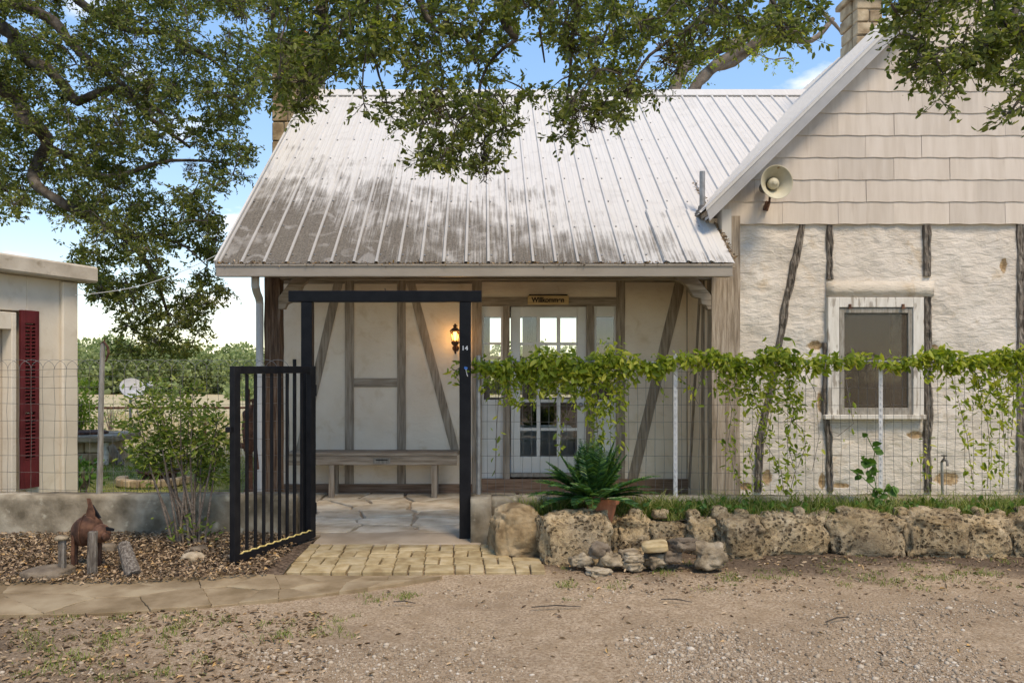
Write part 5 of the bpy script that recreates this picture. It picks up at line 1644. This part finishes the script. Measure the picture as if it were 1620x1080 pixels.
# hanging curtains: dense patch polygons
for (x0, x1, y0, y1, n) in ((760, 800, 580, 618, 60), (795, 850, 585, 640, 150), (845, 935, 585, 625, 260), (925, 985, 585, 650, 190), (930, 965, 640, 705, 60), (1130, 1200, 578, 620, 130), (1170, 1270, 580, 650, 240), (1460, 1530, 575, 600, 60), (1530, 1620, 575, 650, 210), (985, 1010, 580, 610, 30)):
    for _ in range(int(n * 1.8)):
        t = vr.random() ** 1.5
        vine_cluster(P(vr.uniform(x0, x1), y0 + (y1 - y0) * t, FY + vr.gauss(-.01, .03)), 1, .012, .066)
for pts, dn in (([(945, 600), (942, 640), (946, 690), (950, 740)], 60), ([(975, 600), (985, 640), (978, 680), (972, 720)], 45), ([(900, 600), (905, 640), (890, 680), (884, 712)], 30), ([(790, 590), (788, 640), (785, 690), (783, 750)], 12),
                ([(1100, 575), (1110, 600), (1100, 625)], 30), ([(1148, 600), (1158, 650), (1152, 700), (1165, 760), (1185, 778)], 55), ([(1190, 600), (1200, 660), (1185, 720), (1200, 776)], 60), ([(1215, 600), (1222, 650), (1210, 700), (1235, 740), (1240, 776)], 75),
                ([(1245, 590), (1255, 650), (1245, 700), (1258, 745), (1250, 778)], 80), ([(1230, 640), (1270, 680), (1275, 705), (1262, 740)], 60), ([(1270, 580), (1290, 620), (1296, 690), (1285, 745)], 10), ([(1335, 580), (1345, 640), (1350, 670), (1325, 690)], 14),
                ([(1500, 575), (1518, 640), (1530, 690), (1540, 770)], 60), ([(1545, 590), (1560, 650), (1566, 700), (1562, 770)], 80), ([(1570, 590), (1585, 650), (1590, 710), (1585, 772)], 55), ([(1600, 580), (1604, 640), (1600, 690)], 45), ([(1065, 590), (1090, 610), (1105, 640)], 25), ([(1020, 585), (1040, 600), (1052, 625)], 25), ([(1460, 690), (1462, 730), (1468, 768)], 40), ([(745, 575), (728, 580), (718, 590), (727, 605)], 60)):
    strand(pts, dn)
vs_.build('stems', M['bark_pale'], vine, fix=False)
foliage(LP, LA, LL, M['vine_leaf'], 'leaves', vine, .42)

# --- broad-leaved weed growing in the planter
weed = thing('climbing_weed', 'broad-leaved weed climbing beside the white fence post', 'plant', P(1385, 800, 6.95))
sm = MB(); LP, LA, LL = [], [], []
for pts in ([(1388, 805), (1386, 770), (1380, 740), (1384, 715), (1372, 690)], [(1386, 775), (1365, 755), (1345, 742)], [(1388, 790), (1405, 772), (1415, 768)], [(1386, 740), (1370, 728), (1362, 720)]):
    q = [P(x, y, 6.95 + vr.uniform(-.03, .03)) for x, y in pts]
    sm.tube(q, .004, 5)
    for a, b in zip(q[:-1], q[1:]):
        for _ in range(4):
            c = a.lerp(b, vr.random()); LP.append(c); LA.append(Vector((vr.gauss(0, 1), -.5, vr.gauss(-.2, .4)))); LL.append(vr.uniform(.06, .10))
sm.build('stem', M['squash'], weed, fix=False); foliage(LP, LA, LL, M['squash'], 'leaves', weed, .85)

# --- nandina bush by the left wall
bush = thing('nandina_bush', 'airy green nandina bush growing before the low wall', 'bush', (P(295, 850, 6.75).x, 6.75, .03))
br = random.Random(31); st_ = MB(); LP, LA, LL = [], [], []
tops = [(215, 640), (240, 625), (262, 655), (285, 612), (305, 618), (325, 640), (345, 690), (352, 720), (225, 700), (255, 700), (290, 680), (320, 690), (208, 665), (232, 715), (335, 725), (300, 640), (270, 630), (318, 650), (345, 660), (250, 650)]
for i, (tx_, ty_) in enumerate(tops):
    b0 = P(275 + (i % 7) * 8, 852, 6.7 + .02 * (i % 5)); b0.z = .02
    t_ = P(tx_, ty_, 6.72 + br.uniform(-.22, .2))
    mid = b0.lerp(t_, .5) + Vector((br.uniform(-.05, .05), 0, .08))
    pts = [b0, b0.lerp(mid, .5) + Vector((0, 0, .03)), mid, mid.lerp(t_, .5) + Vector((0, 0, .02)), t_]
    st_.tube(pts, [.010, .009, .007, .005, .003], 6, cap=False)
    for k in range(7):
        q = mid.lerp(t_, br.random() ** .6) if k else t_
        dr = Vector((br.gauss(0, 1), br.gauss(0, .8), br.gauss(.1, .5))).normalized()
        e = q + dr * br.uniform(.08, .2)
        st_.tube([q, q.lerp(e, .5) + Vector((0, 0, .01)), e], .002, 3, cap=False)
        for _ in range(22):
            c = q.lerp(e, br.random()) + Vector((br.gauss(0, .035), br.gauss(0, .035), br.gauss(0, .03)))
            LP.append(c); LA.append(dr + Vector((br.gauss(0, .6), br.gauss(0, .6), br.gauss(-.15, .4)))); LL.append(br.uniform(.035, .07))
for _ in range(60):
    c = P(br.gauss(300, 25), br.gauss(838, 12), 6.68 + br.gauss(0, .06)); c.z = max(c.z, .03)
    LP.append(c); LA.append(Vector((br.gauss(0, 1), br.gauss(0, 1), .4))); LL.append(br.uniform(.04, .07))
st_.build('stems', M['bark_pale'], bush, fix=False); foliage(LP, LA, LL, M['bush_leaf'], 'leaves', bush, .36)

# --- shrub against the outbuilding's far corner
def shrub(name, label, c, rx, rz, n, size, mat):
    t = thing(name, label, 'shrub', (c[0], c[1], ground_z(c[0], c[1])))
    k = rng.normal(size=(n, 3)); k = k / np.linalg.norm(k, axis=1, keepdims=True) * (rng.random((n, 1)) ** .45)
    pos = k * [rx, rx, rz] * (1 + .35 * np.sin(k[:, :1] * 7 + 1) * np.cos(k[:, 2:] * 6)) + [c[0], c[1], c[2] + rz]
    V_, F_ = leaf_arrays(pos, k + rng.normal(size=(n, 3)) * .7, rng.uniform(.6, 1.3, n) * size, .45)
    np_mesh('leaves', V_, F_, mat, t)
    m_ = MB()
    for q in range(6):
        e = Vector((c[0] + rnd.uniform(-.6, .6) * rx, c[1] + rnd.uniform(-.6, .6) * rx, c[2] + rz * 1.3))
        m_.tube([(c[0] + rnd.uniform(-.05, .05), c[1], c[2] - .05), Vector(c).lerp(e, .5), e], [.02, .014, .006], 5, cap=False)
    m_.build('stems', M['bark_pale'], t, fix=False)
c = P(122, 0, 13.4)
shrub('yard_shrub', 'tall bright green shrub beside the outbuilding corner', (c.x, 13.4, .15), .32, .62, 1500, .07, M['lowplant'])
c = P(315, 0, 30)
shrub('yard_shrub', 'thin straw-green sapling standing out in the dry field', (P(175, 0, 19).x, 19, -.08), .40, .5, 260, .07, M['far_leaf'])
# low leafy plant by the wall corner
c = P(132, 748, 9.3)
shrub('fig_sprig', 'dark broad-leaved sprig low by the outbuilding corner', (c.x, 9.3, .02), .22, .26, 70, .12, M['squash'])

# --- oak builder: limbs by hand, then every leaf clump joined to its nearest neighbour
def oak(name, label, limbs, clumps, leaf_len, per, mat, base, moss=0, barkm='bark', spread=.20, seed=1, twig_r=.006, cat='tree'):
    r = random.Random(seed); g = np.random.default_rng(seed)
    t = thing(name, label, cat, base, 'live oaks around the house' if name == 'live_oak' else None)
    m_ = MB(); nodes = []
    for pts, r0, r1 in limbs:
        q = [Vector(p) for p in pts]
        fine = []
        for i in range(len(q) - 1):
            p0, p1, p2, p3 = q[max(i - 1, 0)], q[i], q[i + 1], q[min(i + 2, len(q) - 1)]
            k = max(2, int((p2 - p1).length / .16))
            for j in range(k):
                s = j / k
                fine.append(.5 * ((2 * p1) + (p2 - p0) * s + (2 * p0 - 5 * p1 + 4 * p2 - p3) * s * s + (3 * p1 - p0 - 3 * p2 + p3) * s ** 3))
        fine.append(q[-1])
        n = len(fine); rr = []
        for i in range(n):
            s = i / (n - 1)
            fine[i] = fine[i] + noise.noise_vector(fine[i] * 2.3) * .035
            rr.append((r0 + (r1 - r0) * s) * (1 + .22 * noise.noise(fine[i] * 6)))
        m_.tube(fine, rr, 9 if r0 > .04 else 6)
        nodes += [(p, rad) for p, rad in zip(fine, rr)]
    tr = m_.build('trunk', M[barkm], t, smooth=True, fix=False)
    # connect clumps
    arr = np.array([p for p, _ in nodes]); 
    rem = list(range(len(clumps))); C_ = np.array([c for c in clumps])
    dmin = np.array([np.min(((arr - c) ** 2).sum(1)) for c in C_]); near = np.array([np.argmin(((arr - c) ** 2).sum(1)) for c in C_])
    allp = [Vector(p) for p in arr]
    tw = MB(); segs = []
    done = np.zeros(len(C_), bool)
    for _ in range(len(C_)):
        k = int(np.argmin(np.where(done, 1e9, dmin))); done[k] = True
        a = allp[near[k]]; b = Vector(C_[k])
        L = (b - a).length
        mid = a.lerp(b, .5) + Vector((r.gauss(0, .08), r.gauss(0, .08), r.gauss(.04, .06))) * L
        q1 = a.lerp(mid, .5) + noise.noise_vector(mid * 3) * .04 * min(1, L * 2); q2 = mid.lerp(b, .5) + noise.noise_vector(b * 3) * .04 * min(1, L * 2)
        rad = min(twig_r * (1 + 1.6 * L), .02)
        tw.tube([a, q1, mid, q2, b], [rad, rad * .85, rad * .7, rad * .55, rad * .4], 5, cap=False)
        segs.append((mid, q2, b))
        for p in (mid, q2, b):
            allp.append(p); i_ = len(allp) - 1
            dd = ((C_ - np.array(p)) ** 2).sum(1)
            better = dd < dmin
            dmin = np.where(better, dd, dmin); near = np.where(better, i_, near)
    LPs, LAs = [], []
    for mid, q2, b in segs:
        nn = max(4, int(per * r.uniform(.6, 1.35)))
        nt_ = max(2, nn // 9)
        for _ in range(nt_):       # spurs with leaves in rosettes
            o_ = q2 if r.random() < .3 else b
            d = Vector((r.gauss(0, 1), r.gauss(0, 1), r.gauss(-.25, .7))).normalized()
            ln = spread * r.uniform(.35, 1.15)
            e = o_ + d * ln
            tw.tube([o_, o_.lerp(e, .5) + Vector((0, 0, -.01)), e], [.003, .0022, .0015], 3, cap=False)
            for _ in range(9):
                f_ = r.uniform(.35, 1.03)
                LPs.append(o_.lerp(e, f_) + Vector((r.gauss(0, .012), r.gauss(0, .012), r.gauss(0, .012))))
                LAs.append(d * .6 + Vector((r.gauss(0, .7), r.gauss(0, .7), r.gauss(-.1, .6))))
    tw.build('twigs', M[barkm], t, fix=False)['kind'] = 'stuff'
    n = len(LPs)
    V_, F_ = leaf_arrays(np.array(LPs), np.array(LAs), g.uniform(.5, 1.4, n) * leaf_len, .46, .14, .12, r=g)
    np_mesh('crown', V_, F_, mat, t)['kind'] = 'stuff'
    if moss:
        MP, MA, ML = [], [], []
        for _ in range(moss):
            p = nodes[r.randrange(len(nodes))][0] if r.random() < .5 else segs[r.randrange(len(segs))][0]
            R_ = r.uniform(.04, .12)
            for _ in range(230):
                d = Vector((r.gauss(0, 1), r.gauss(0, 1), r.gauss(-.6, 1))).normalized()
                MP.append(p + d * R_ * r.uniform(.1, .75) + Vector((r.gauss(0, .02), r.gauss(0, .02), -R_ * r.random() * 1.6))); MA.append(d + Vector((r.gauss(0, .9), r.gauss(0, .9), r.gauss(0, .9)))); ML.append(R_ * r.uniform(.25, .55))
        V_, F_ = leaf_arrays(np.array(MP), np.array(MA), np.array(ML), .055, .05, .6, r=g)
        o = np_mesh('moss', V_, F_, M['moss'], t); o['kind'] = 'stuff'
    return t

def fill(poly, n, D0, D1, holes=(), seed=1, mind=16, dfun=None):
    r = random.Random(seed); xs_ = [p[0] for p in poly]; ys_ = [p[1] for p in poly]; out = []; pix = []
    tries = 0
    while len(out) < n and tries < n * 60:
        tries += 1
        x, y = r.uniform(min(xs_), max(xs_)), r.uniform(min(ys_), max(ys_))
        if not in_poly(x, y, poly): continue
        if any(in_poly(x, y, h) for h in holes): continue
        if noise.noise(Vector((x * .012, y * .012, seed * 5))) < -.30: continue
        if any((x - a) ** 2 + (y - b) ** 2 < mind ** 2 for a, b in pix[-400:]) and r.random() < .75: continue
        pix.append((x, y))
        D = r.uniform(D0, D1) if dfun is None else dfun(x, y, r)
        out.append(P(x, y, D))
    return out

# oak A: big live oak left of the house, trunk out of view to the left
A_poly = [(-60, -60), (425, -60), (420, 70), (428, 130), (392, 160), (380, 195), (404, 250), (398, 280), (362, 290), (338, 312), (352, 350), (348, 382), (330, 415), (368, 440), (356, 478), (322, 490), (318, 540), (296, 562), (205, 565), (170, 545), (205, 500), (150, 470), (128, 440), (104, 408), (122, 378), (112, 350), (62, 322), (44, 312), (30, 350), (-60, 340)]
def dA(x, y, r):
    if y > 400: return r.uniform(9.3, 10.3)
    return r.uniform(9.0, 11.0)
A_cl = fill(A_poly, 860, 9, 11, seed=2, mind=11, dfun=dA)
A_cl += [P(rnd.uniform(-500, -60), rnd.uniform(-350, 250), rnd.uniform(8, 12)) for _ in range(60)]
A_cl += [P(rnd.uniform(-100, 420), rnd.uniform(-420, -60), rnd.uniform(8, 12)) for _ in range(45)]
def L_(pts, D): return [P(x, y, D + .15 * math.sin(i * 1.7)) for i, (x, y) in enumerate(pts)]
TA = Vector((-9.6, 9.6, 0))
ta_top = Vector((-9.2, 9.6, 2.9))
limbsA = [([TA, TA + Vector((.05, 0, 1.2)), ta_top], .42, .34),
          ([ta_top, P(-240, -40, 9.6), P(-60, -30, 9.6)] + L_([(22, 4), (85, 33), (104, 63), (141, 96), (174, 122), (215, 150), (260, 185)], 9.6), .22, .02),
          ([ta_top, P(-180, 20, 9.8)] + L_([(0, 40), (22, 74), (41, 96), (74, 107), (104, 141), (122, 160), (160, 143), (200, 150), (250, 200), (300, 235)], 9.8), .20, .018),
          ([ta_top, P(-150, 140, 9.4)] + L_([(-10, 140), (30, 160), (36, 189), (67, 207), (76, 232), (56, 268), (58, 292), (111, 330), (159, 352), (200, 378), (235, 420), (258, 470), (268, 520)], 9.6), .20, .012),
          ([ta_top, P(-200, -160, 9.8), P(20, -120, 9.8)] + L_([(122, 0), (160, 22), (193, 44), (260, 55), (320, 85), (370, 130)], 9.9), .20, .015),
          (L_([(200, 378), (240, 372), (290, 390), (330, 420)], 9.7), .03, .008),
          (L_([(76, 232), (120, 250), (170, 280), (240, 262), (300, 255), (370, 262)], 9.8), .05, .008)]
oak('live_oak', 'spreading live oak whose boughs hang over the outbuilding', limbsA, A_cl, .046, 120, M['oak_leaf'], TA, moss=34, seed=4, spread=.21)

# oak B: the oak whose boughs hang over drive and roof; trunk out of view, left of the camera
B_poly = [(425, -40), (1318, -40), (1300, 30), (1270, 62), (1225, 70), (1160, 62), (1110, 88), (1065, 120), (1040, 145), (1010, 140), (985, 200), (968, 195), (950, 158), (926, 170), (902, 222), (878, 215), (862, 170), (846, 135), (826, 150), (815, 205), (790, 222), (798, 262), (755, 268), (735, 250), (700, 262), (668, 258), (690, 210), (640, 195), (590, 182), (545, 140), (512, 168), (490, 150), (474, 182), (455, 172), (434, 120)]
B_hole = [[(795, 75), (880, 60), (925, 95), (905, 140), (860, 128), (800, 150)], [(1045, 55), (1085, 45), (1080, 75), (1050, 80)]]
B_cl = fill(B_poly, 330, 5.2, 6.6, B_hole, seed=6, mind=15)
B_cl += [P(rnd.uniform(428, 530), rnd.uniform(60, 165), rnd.uniform(5.4, 6.4)) for _ in range(16)]
B_cl += [P(x, y, d) for x, y, d in ((760, 262, 5.7), (720, 255, 5.8), (690, 256, 5.7), (785, 250, 5.7), (668, 252, 5.8), (890, 215, 5.7), (905, 200, 5.8), (970, 190, 5.7), (955, 165, 5.8), (880, 180, 5.7), (800, 200, 5.7), (480, 170, 5.9), (500, 140, 5.9))]
B_cl += [P(rnd.uniform(300, 1400), rnd.uniform(-600, -50), rnd.uniform(4.6, 6.8)) for _ in range(45)]
TB = Vector((-5.4, 2.6, 0)); tb_top = Vector((-5.0, 3.0, 3.2))
def LB(pts, D): return [P(x, y, D) for x, y in pts]
limbsB = [([TB, TB + Vector((.1, .1, 1.5)), tb_top], .36, .28),
          ([tb_top, Vector((-3.4, 4.4, 5.0))] + LB([(350, -160), (560, -90), (760, -70), (960, -80), (1160, -60), (1330, -90)], 5.9), .17, .04),
          (LB([(790, -75), (792, 0), (800, 40), (815, 62)], 5.8), .05, .02), (LB([(815, 62), (770, 100), (755, 160), (770, 215), (762, 250)], 5.8), .014, .005),
          (LB([(520, -95), (500, -10), (515, 40), (505, 90), (480, 140)], 5.9), .035, .008), (LB([(640, -85), (665, 0), (690, 50), (735, 60), (750, 100)], 5.9), .035, .01),
          (LB([(960, -80), (910, 10), (900, 60), (905, 120), (890, 190)], 5.8), .025, .006), (LB([(1160, -60), (1130, 0), (1090, 40), (1030, 90), (985, 150)], 5.9), .03, .006),
          (LB([(1180, -60), (1220, 0), (1250, 40)], 5.9), .025, .007), (LB([(420, -130), (440, -20), (432, 60), (450, 120)], 6.1), .03, .007),
          (LB([(590, -90), (600, 20), (590, 90), (610, 150)], 5.9), .022, .006), (LB([(880, -75), (870, 0), (850, 40), (862, 100)], 5.8), .022, .006)]
oak('live_oak', 'live oak with mossy branches drooping in front of the metal roof', limbsB, B_cl, .044, 90, M['oak_leaf'], TB, moss=40, seed=8, spread=.19)

# oak C: branch tips in front of the shingled gable, trunk out of view to the right
C_poly = [(1398, -40), (1680, -40), (1680, 190), (1602, 190), (1585, 170), (1572, 118), (1545, 108), (1520, 122), (1505, 152), (1480, 162), (1468, 132), (1446, 105), (1425, 78), (1416, 40)]
C_cl = fill(C_poly, 95, 5.0, 5.9, seed=9, mind=18)
C_cl += [P(rnd.uniform(1380, 2000), rnd.uniform(-500, -40), rnd.uniform(4.6, 6.2)) for _ in range(50)]
TC = Vector((7.2, 4.6, 0)); tc_top = Vector((7.0, 4.8, 3.0))
limbsC = [([TC, TC + Vector((-.05, 0, 1.5)), tc_top], .34, .27), ([tc_top, Vector((5.6, 5.2, 4.4))] + LB([(1760, -60), (1640, -60), (1540, -30), (1480, 20), (1440, 60)], 5.4), .12, .008),
          (LB([(1640, -60), (1600, 40), (1560, 80), (1510, 120)], 5.4), .03, .006), (LB([(1680, -60), (1650, 60), (1620, 140), (1600, 180)], 5.4), .03, .006)]
oak('live_oak', 'live oak spray of leaves hanging before the shingled gable', limbsC, C_cl, .048, 78, M['oak_leaf'], TC, seed=10, spread=.19)

# gnarled oak behind the ridge
def LD(pts, D=17.0): return [P(x, y, D) for x, y in pts]
TD = Vector((P(1060, 0, 17.3).x, 17.3, -.05))
limbsD = [([TD, TD + Vector((.1, 0, 3)), P(1085, 190, 17.2), P(1097, 145, 17), P(1122, 112, 17), P(1160, 98, 17), P(1205, 68, 17), P(1240, 62, 17), P(1285, 64, 17), P(1318, 30, 17)], .30, .05),
          (LD([(1075, 200), (1066, 145), (1088, 100), (1130, 80), (1180, 60), (1215, 20), (1230, -30)]), .15, .07), (LD([(1122, 112), (1150, 92), (1200, 62), (1222, 25), (1250, -20)], 16.9), .12, .05),
          (LD([(1290, 10), (1305, 24), (1322, 38), (1332, 55)], 16.6), .05, .03)]
D_cl = [P(rnd.gauss(1085, 28), rnd.gauss(95, 22), 17 + rnd.uniform(-.4, .4)) for _ in range(34)] + [P(rnd.uniform(1100, 1260), rnd.uniform(30, 105), 17 + rnd.uniform(-.4, .4)) for _ in range(26)] + [P(rnd.uniform(940, 1350), rnd.uniform(-160, -20), 17) for _ in range(50)]
oak('gnarled_oak', 'gnarled bare-limbed oak rising behind the roof ridge', limbsD, D_cl, .07, 45, M['vine_leaf'], TD, moss=8, barkm='bark_pale', seed=12, spread=.3, twig_r=.012)

# --- distant wood beyond the field
V_all, F_all, off = [], [], 0
tr_ = random.Random(44)
for i in range(150):
    y = tr_.uniform(84, 104)
    x = tr_.uniform(-62, -14) if i < 95 else tr_.uniform(-4, 18) if i < 130 else tr_.uniform(-110, 100)
    h = tr_.uniform(3.6, 5.7) * (1.25 if x < -40 else 1.0); w = tr_.uniform(1.9, 3.4)
    n = 1500 if i < 130 else 350
    k = rng.normal(size=(n, 3)); k /= np.linalg.norm(k, axis=1, keepdims=True); k *= rng.random((n, 1)) ** .25
    bump = 1 + .28 * np.sin(k[:, :1] * 5 + i) * np.sin(k[:, 2:] * 5 + i * 2)
    pos = k * bump * [w, w, h * .52] + [x, y, -1.5 + h * .48]
    V_, F_ = leaf_arrays(pos, k + rng.normal(size=(n, 3)) * .8, rng.uniform(.2, .45, n) * (1 if i < 130 else 2.2), .8)
    V_all.append(V_); F_all.append(F_ + off); off += len(V_)
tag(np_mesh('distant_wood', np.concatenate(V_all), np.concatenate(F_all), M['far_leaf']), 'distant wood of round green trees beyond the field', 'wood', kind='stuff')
V_all, F_all, off = [], [], 0
for i in range(16):
    y = tr_.uniform(55, 80); x = tr_.uniform(-45, 0); h = tr_.uniform(.7, 1.5); n = 160
    k = rng.normal(size=(n, 3)); k /= np.linalg.norm(k, axis=1, keepdims=True)
    V_, F_ = leaf_arrays(k * [h * 1.2, h, h * .6] + [x, y, ground_z(x, y) + h * .4], k + rng.normal(size=(n, 3)) * .8, rng.uniform(.25, .5, n), .8)
    V_all.append(V_); F_all.append(F_ + off); off += len(V_)
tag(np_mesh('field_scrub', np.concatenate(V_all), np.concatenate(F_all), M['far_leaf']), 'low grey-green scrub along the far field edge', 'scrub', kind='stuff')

# ================================================================== GROUND COVER (nobody could count it)
def tufts(name, label, cat, centers, n_per, h, spread, mat, lean=.5, wid=.006):
    pos, hh = [], []
    for (x, y, z, s) in centers:
        k = max(3, int(n_per * s))
        a = rng.normal(size=(k, 2)) * spread * s
        pos.append(np.stack([x + a[:, 0], y + a[:, 1], np.full(k, z)], 1)); hh.append(rng.uniform(.4, 1.2, k) * h * s)
    pos = np.concatenate(pos); hh = np.concatenate(hh)
    V_, F_ = blade_arrays(pos, hh, rng.uniform(.1, 1.2, len(pos)) * lean, np.full(len(pos), wid))
    return tag(np_mesh(name, V_, F_, mat), label, cat, kind='stuff')
cs_ = []
for _ in range(520):
    x = rnd.uniform(.35, 6.4); y = rnd.uniform(6.74, 7.09); cs_.append((x, y, .25 + .05 * (y - 6.74) / .4, rnd.uniform(.6, 1.25)))
tufts('planter_grass', 'rough green grass filling the planter behind the boulders', 'grass', cs_, 16, .155, .04, M['grass'], 1.1, .008)
LP = [(rnd.uniform(.6, 6.3), rnd.uniform(6.74, 7.05), .28 + rnd.uniform(0, .09)) for _ in range(900)]
o = foliage(LP, rng.normal(size=(900, 3)) + [0, -.3, .3], rng.uniform(.03, .075, 900), M['squash'], 'planter_weeds', None, .6)
tag(o, 'small broad-leaved weeds mixed in the planter grass', 'weeds', kind='stuff')
cs_ = []
for _ in range(230):       # sparse weeds on the drive's shoulders
    if rnd.random() < .55:
        px, py = rnd.uniform(0, 560), rnd.uniform(968, 1075)
        if px > 330 and py > 1010: continue
    elif rnd.random() < .7: px, py = rnd.uniform(880, 1620), rnd.uniform(884, 930)
    else: px, py = rnd.choice([(590, 945), (640, 938), (500, 1000), (900, 945), (1540, 905), (1440, 872), (1335, 874), (350, 995), (240, 1060), (330, 1040)]); px += rnd.gauss(0, 15); py += rnd.gauss(0, 3)
    p = G(px, py)
    cs_.append((p.x, p.y, ground_z(p.x, p.y), rnd.uniform(.3, 1.0)))
tufts('drive_weeds', 'thin tufts of weeds along the dirt drive edges', 'weeds', cs_, 34, .035, .045, M['grass'], 1.4, .005)
cs_ = [(rnd.uniform(-7, -2.4), rnd.uniform(7.4, 13.5), 0, rnd.uniform(.6, 1.2)) for _ in range(1500)]
tufts('lawn_grass', 'short yellowing lawn grass behind the wire fence', 'grass', cs_, 12, .05, .06, M['grass'], 1.0, .009)
cs_ = [(rnd.uniform(-14, -3), rnd.uniform(13, 26), -.03, rnd.uniform(.6, 1.2)) for _ in range(1300)]
M['straw'] = leafmat('dry straw grass', [(0, (.36, .28, .14)), (.6, (.52, .42, .25)), (1, (.60, .52, .34))], .2, .8)
tufts('straw_grass', 'dry straw-coloured grass of the open field', 'grass', cs_, 14, .14, .16, M['straw'], .8, .014)
LP = [(*(P(rnd.uniform(180, 330), 0, 7.75 + rnd.uniform(-.35, .5))[:2]), rnd.uniform(.02, .16)) for _ in range(1400)]
o = foliage(LP, rng.normal(size=(1400, 3)) + [0, -.2, .5], rng.uniform(.03, .06, 1400), M['lowplant'], 'ground_cover', None, .6)
tag(o, 'bright yellow-green ground cover behind the low wall', 'ground cover', kind='stuff')

# dry leaves
def litter(n, sampler, size, name, label):
    pos = np.array([sampler() for _ in range(n)])
    d = rng.normal(size=(n, 3)) * [1, 1, .22]
    V_, F_ = leaf_arrays(pos, d, rng.uniform(.6, 1.3, n) * size, .45, .3, .25, up=np.array([0, 0, 1.0]))
    return tag(np_mesh(name, V_, F_, M['litter']), label, 'fallen leaves', kind='stuff')
def s_bed():
    while True:
        x, y = rnd.uniform(-5.0, -1.6), rnd.uniform(5.6, 7.1)
        if in_poly(x, y, bedpoly): return (x, y, .03 + .02 * (y - 5.6) + rnd.uniform(-.005, .028))
litter(11500, s_bed, .034, 'mulch_litter', 'thick brown leaf litter in the bed under the low wall')
def s_drive():
    while True:
        c = rnd.random()
        if c < .55: p = G(rnd.uniform(-20, 520), 965 + 120 * rnd.random() ** 1.3)
        elif c < .88: p = G(rnd.uniform(880, 1630), 880 + 55 * rnd.random() ** 1.6)
        else: p = G(rnd.uniform(0, 1620), rnd.uniform(920, 1085))
        return (p.x, p.y, ground_z(p.x, p.y) + rnd.uniform(.003, .010))
litter(2600, s_drive, .036, 'drive_litter', 'scattered dry oak leaves on the dirt drive')

# pebbles
def pebbles(n):
    bm = bmesh.new(); bmesh.ops.create_icosphere(bm, subdivisions=1, radius=1)
    bv = np.array([v.co[:] for v in bm.verts]); bf = np.array([[v.index for v in f.verts] for f in bm.faces]); bm.free()
    pos, size = [], []
    while len(pos) < n:
        c = rnd.random()
        if c < .55: p = G(rnd.uniform(380, 1640), 925 + 160 * rnd.random() ** .75)
        elif c < .8: p = G(rnd.gauss(1150, 180), rnd.gauss(1040, 25))
        else: p = G(rnd.uniform(-20, 1640), rnd.uniform(890, 1085))
        if p.y > 6.0 or p.y < 3.3: continue
        if p.x < -.4 and p.y > 4.55 + .1 * p.x: continue
        if noise.noise(Vector((p.x * 1.1, p.y * 1.5, 4))) + .25 < rnd.random() * .75: continue
        pos.append((p.x, p.y, ground_z(p.x, p.y))); size.append(min(.021, .0032 * math.exp(rnd.gauss(.2, .58))))
    pos = np.array(pos); size = np.array(size).reshape(-1, 1, 1)
    sc = rng.uniform(.65, 1.3, (n, 1, 3)) * [1, 1, .65]
    V_ = bv[None] * (1 + rng.uniform(-.18, .18, (n, len(bv), 1))) * sc * size + pos[:, None, :] + np.array([0, 0, .15]) * size
    F_ = bf[None] + (np.arange(n) * len(bv))[:, None, None]
    return tag(np_mesh('gravel', V_.reshape(-1, 3), F_.reshape(-1, 3), M['pebble'], smooth=True), 'loose limestone gravel scattered over the dirt drive', 'gravel', kind='stuff')
pebbles(19000)
# a few twigs
for i, (px, py, l, a) in enumerate(((880, 962, .32, .05), (1070, 952, .2, -.3), (1325, 982, .22, .5), (640, 955, .15, -.2))):
    c = G(px, py); m_ = MB()
    m_.tube([(c.x - l / 2 * math.cos(a), c.y - l / 2 * math.sin(a), .012), (c.x, c.y + .01, .018), (c.x + l / 2 * math.cos(a), c.y + l / 2 * math.sin(a), .01)], [.004, .005, .003], 6)
    tag(m_.build('fallen_twig', M['bark']), ['thick dark twig lying on gravel below the rock heap', 'short forked twig on the dirt near the biggest boulder', 'thin pale twig out on the open gravel', 'small twig beside the end of the flagstone path'][i], 'twig', 'twigs fallen on the drive')
